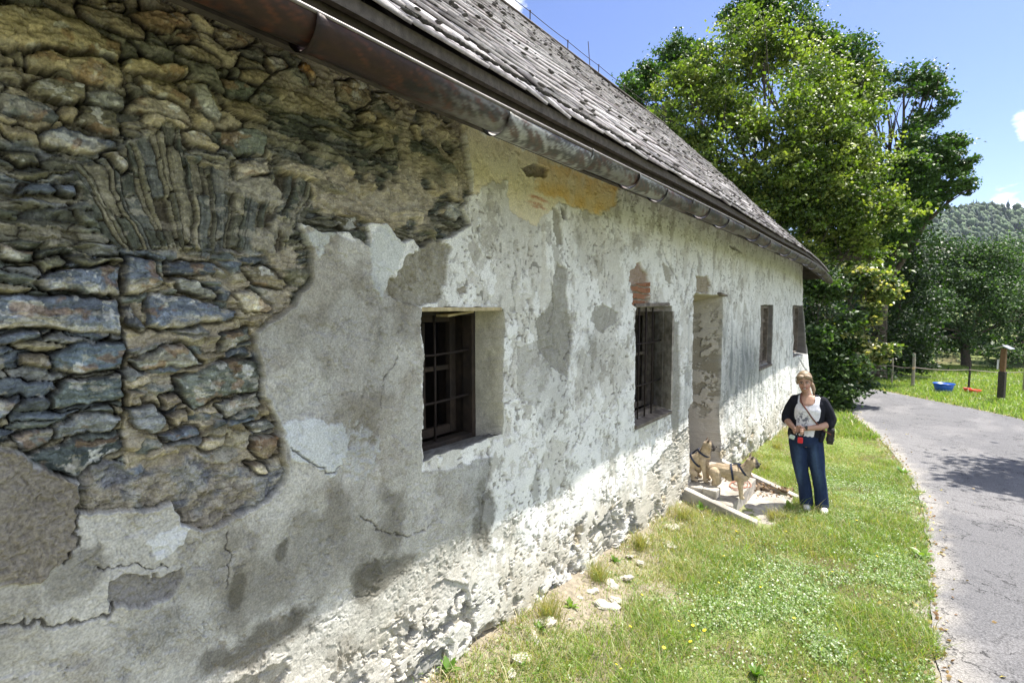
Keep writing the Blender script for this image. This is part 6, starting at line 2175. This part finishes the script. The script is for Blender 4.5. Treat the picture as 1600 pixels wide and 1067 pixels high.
# leash handles held in her hands
hb = Vector(WP) + rot6 @ Vector((-.10, -.215, .86))
e = empty('leash_reel', hb, R(6), label='red and black leash reel dangling below the hands of the woman', cat='leash reel')
mb = MB(); mb.box((0, 0, 0), (.055, .03, .07)); mb.obj('case', tex_mat('red_plastic', (0.60, 0.015, 0.03), rough=.35), e, bevel=.01)
mb = MB(); mb.tube([(-.02, 0, .035), (-.03, 0, .075), (0, 0, .10), (.03, 0, .075), (.02, 0, .035)], .009, 8); mb.obj('grip', M_bag, e, smooth=True)
hb = Vector(WP) + rot6 @ Vector((-.185, -.20, .885))
e = empty('leash_reel', hb, R(6), label='white and dark leash reel hanging from the hand on the left of the woman', cat='leash reel')
mb = MB(); mb.box((0, 0, 0), (.06, .03, .05), Matrix.Rotation(R(20), 3, 'Y')); mb.obj('case', tex_mat('pale_plastic', (0.5, 0.6, 0.55), rough=.35), e, bevel=.01)
mb = MB(); mb.tube([(-.02, 0, .022), (-.02, 0, .06), (.02, 0, .085), (.035, 0, .05), (.02, 0, .022)], .009, 8); mb.obj('grip', M_bag, e, smooth=True)

# ---------------------------------------------------------------- two fawn dogs
M_fur = tex_mat('fawn_fur', attr=True, rough=.85, noise=.18, nscale=60, bump=.5, bscale=140, bdist=.004, spec=.2, sheen=.2)
M_harn = tex_mat('navy_harness', (0.015, 0.022, 0.05), rough=.7, noise=.2, nscale=50)


def dog(name, loc, rz, sit, head_yaw, label):
    e = empty(name, loc, rz, label=label, cat='dog', group=None)
    mb = MB()
    if not sit:
        trunk = [((-.185, 0, .285), .070), ((-.12, 0, .295), .082), ((-.03, 0, .290), .083), ((.06, 0, .280), .094), ((.125, 0, .275), .092), ((.155, 0, .29), .070)]
        neck = [((.13, 0, .31), .072), ((.185, 0, .365), .062), ((.205, 0, .395), .060)]
        hd = Vector((.225, 0, .415))
        legs = [[((.115, s * .058, .25), .050), ((.108, s * .068, .16), .032), ((.118, s * .068, .075), .022), ((.120, s * .068, .025), .021), ((.140, s * .068, .018), .019)] for s in (-1, 1)]
        legs += [[((-.165, s * .052, .27), .068), ((-.135, s * .068, .185), .048), ((-.175, s * .066, .105), .024), ((-.165, s * .066, .03), .019), ((-.142, s * .066, .017), .019)] for s in (-1, 1)]
        tail = [((-.235, 0, .325), .020), ((-.262, .0, .352), .019), ((-.258, .012, .378), .016), ((-.235, .02, .378), .012)]
        belly = ((.0, 0, .245), .070)
    else:
        trunk = [((-.16, 0, .095), .085), ((-.11, 0, .16), .088), ((-.04, 0, .225), .086), ((.03, 0, .275), .084), ((.065, 0, .30), .070)]
        neck = [((.05, 0, .32), .070), ((.075, 0, .375), .062), ((.085, 0, .40), .060)]
        hd = Vector((.10, 0, .425))
        legs = [[((.055, s * .055, .25), .046), ((.075, s * .064, .16), .030), ((.085, s * .064, .075), .022), ((.086, s * .064, .025), .021), ((.108, s * .064, .017), .019)] for s in (-1, 1)]
        legs += [[((-.12, s * .06, .09), .062), ((-.03, s * .085, .09), .040), ((-.08, s * .09, .03), .022), ((-.0, s * .09, .018), .019)] for s in (-1, 1)]
        tail = [((-.235, 0, .05), .016), ((-.255, .02, .08), .012)]
        belly = ((-.01, 0, .16), .060)
    chain(mb, trunk); chain(mb, neck); chain(mb, tail); mb.sphere(*belly, 12, 8)
    for l in legs: chain(mb, l)
    RH = Matrix.Rotation(head_yaw, 3, 'Z')
    q = lambda x, y, z: hd + RH @ Vector((x, y, z))
    mb.sphere(q(0, 0, .010), (.066, .070, .060), 14, 10)
    mb.sphere(q(.038, 0, -.016), (.042, .054, .038), 12, 8)
    mb.sphere(q(.062, 0, -.016), (.026, .044, .030), 12, 8)
    mb.sphere(q(.020, .046, -.018), .026, 8, 6); mb.sphere(q(.020, -.046, -.018), .026, 8, 6)
    mb.sphere(q(.05, .022, -.03), (.026, .018, .026), 8, 6); mb.sphere(q(.05, -.022, -.03), (.026, .018, .026), 8, 6)
    for s in (-1, 1):                   # upright bat ears, leaf-shaped
        a = q(-.012, s * .044, .045); b = q(-.008, s * .056, .070); c = q(.002, s * .060, .092)
        mb.sphere(a, (.017, .017, .017), 8, 6); chain(mb, [(a, .0165), (b, .0135), (c, .006)])
    mt = np.array(q(.068, 0, -.014)); hc = np.array(q(0, 0, .01)); fwd = np.array(RH @ Vector((1, 0, 0)))

    def fur(co):
        c = np.tile(np.array((0.42, 0.33, 0.215)), (len(co), 1))
        nz_ = fbm(co[:, 0] * 30, co[:, 2] * 30 + co[:, 1] * 20, 450, 4)
        c *= (0.6 + .8 * nz_)[:, None]
        top = sstep(.27, .35, co[:, 2]) * (np.abs(co[:, 1]) < .05) * (co[:, 0] < hd.x - .06)
        c += (np.array((0.20, 0.14, 0.085)) - c) * (top * .6)[:, None]
        pale = sstep(.25, .12, co[:, 2])
        c += (np.array((0.56, 0.45, 0.30)) - c) * (pale * .5)[:, None]
        d = (co - hc) @ fwd
        r_ = np.linalg.norm(co - hc, axis=1)
        mask = sstep(.016, .034, d + (nz_ - .5) * .01) * (r_ < .13)
        c += (np.array((0.018, 0.015, 0.014)) - c) * (mask * .96)[:, None]
        ear = sstep(hd.z + .050, hd.z + .062, co[:, 2])
        c += (np.array((0.06, 0.04, 0.03)) - c) * (ear * .85)[:, None]
        return c
    solid(mb, 'body', M_fur, .0042, 3, e, fur)
    mb = MB()
    for s in (-1, 1): mb.sphere(q(.050, s * .034, .014), .0095, 10, 8)
    mb.sphere(q(.092, 0, -.004), (.008, .013, .008), 8, 6)
    mb.obj('eyes_and_nose', tex_mat('wet_black', (0.01, 0.008, 0.008), rough=.12), e, smooth=True)
    # harness: chest loop, girth loop and a back strap
    mb = MB()
    def loop(c, nrm, ry, rz_, r):
        c = Vector(c); nrm = Vector(nrm).normalized(); side = Vector((0, 1, 0)); upv = nrm.cross(side).normalized()
        P = [c + side * ry * math.cos(t) + upv * rz_ * math.sin(t) for t in np.linspace(0, 2 * math.pi, 33)]
        rings = []
        for k in range(32):
            a = 2 * math.pi * k / 32
            o1 = side * math.cos(a) + upv * math.sin(a)
            b = c + side * ry * math.cos(a) + upv * rz_ * math.sin(a)
            rings.append([b - nrm * .011 - o1 * .0, b - nrm * .011 + o1 * .005, b + nrm * .011 + o1 * .005, b + nrm * .011])
        rings.append(rings[0])
        mb.rings(rings, cap=False)
    if not sit:
        loop((.02, 0, .285), (1, 0, .15), .093, .092, .01); loop((.140, 0, .315), (1, 0, .75), .084, .090, .01)
        mb.tube([(.03, 0, .385), (.08, 0, .392), (.115, 0, .385)], .010, 6)
    else:
        loop((-.035, 0, .235), (1, 0, .9), .094, .094, .01); loop((.055, 0, .335), (.5, 0, .9), .078, .078, .01)
        mb.tube([(-.08, 0, .31), (-.03, 0, .36), (.0, 0, .375)], .010, 6)
    mb.obj('harness', M_harn, e, smooth=False)
    return e


dog('dog', (-1.535, 6.15, -.085), R(16), False, R(8), 'fawn dog with black muzzle and dark harness standing on the middle step')
dog('dog', (-1.885, 6.14, .038), R(2), True, R(22), 'fawn dog with dark harness sitting on the top step at the door, half hidden')
# ---------------------------------------------------------------- summer air
hz = bpy.data.materials.new('air'); hz.use_nodes = True
ht = hz.node_tree
for n in list(ht.nodes): ht.nodes.remove(n)
ho = ht.nodes.new('ShaderNodeOutputMaterial'); hv = ht.nodes.new('ShaderNodeVolumePrincipled')
hv.inputs['Color'].default_value = (0.75, 0.85, 1.0, 1); hv.inputs['Density'].default_value = 0.00009; hv.inputs['Anisotropy'].default_value = 0.2
ht.links.new(hv.outputs['Volume'], ho.inputs['Volume'])
mb = MB(); mb.box((0, 100, 79), (6000, 6400, 182)); mb.obj('haze', hz, None, kind='stuff', label='thin summer haze', cat='haze')
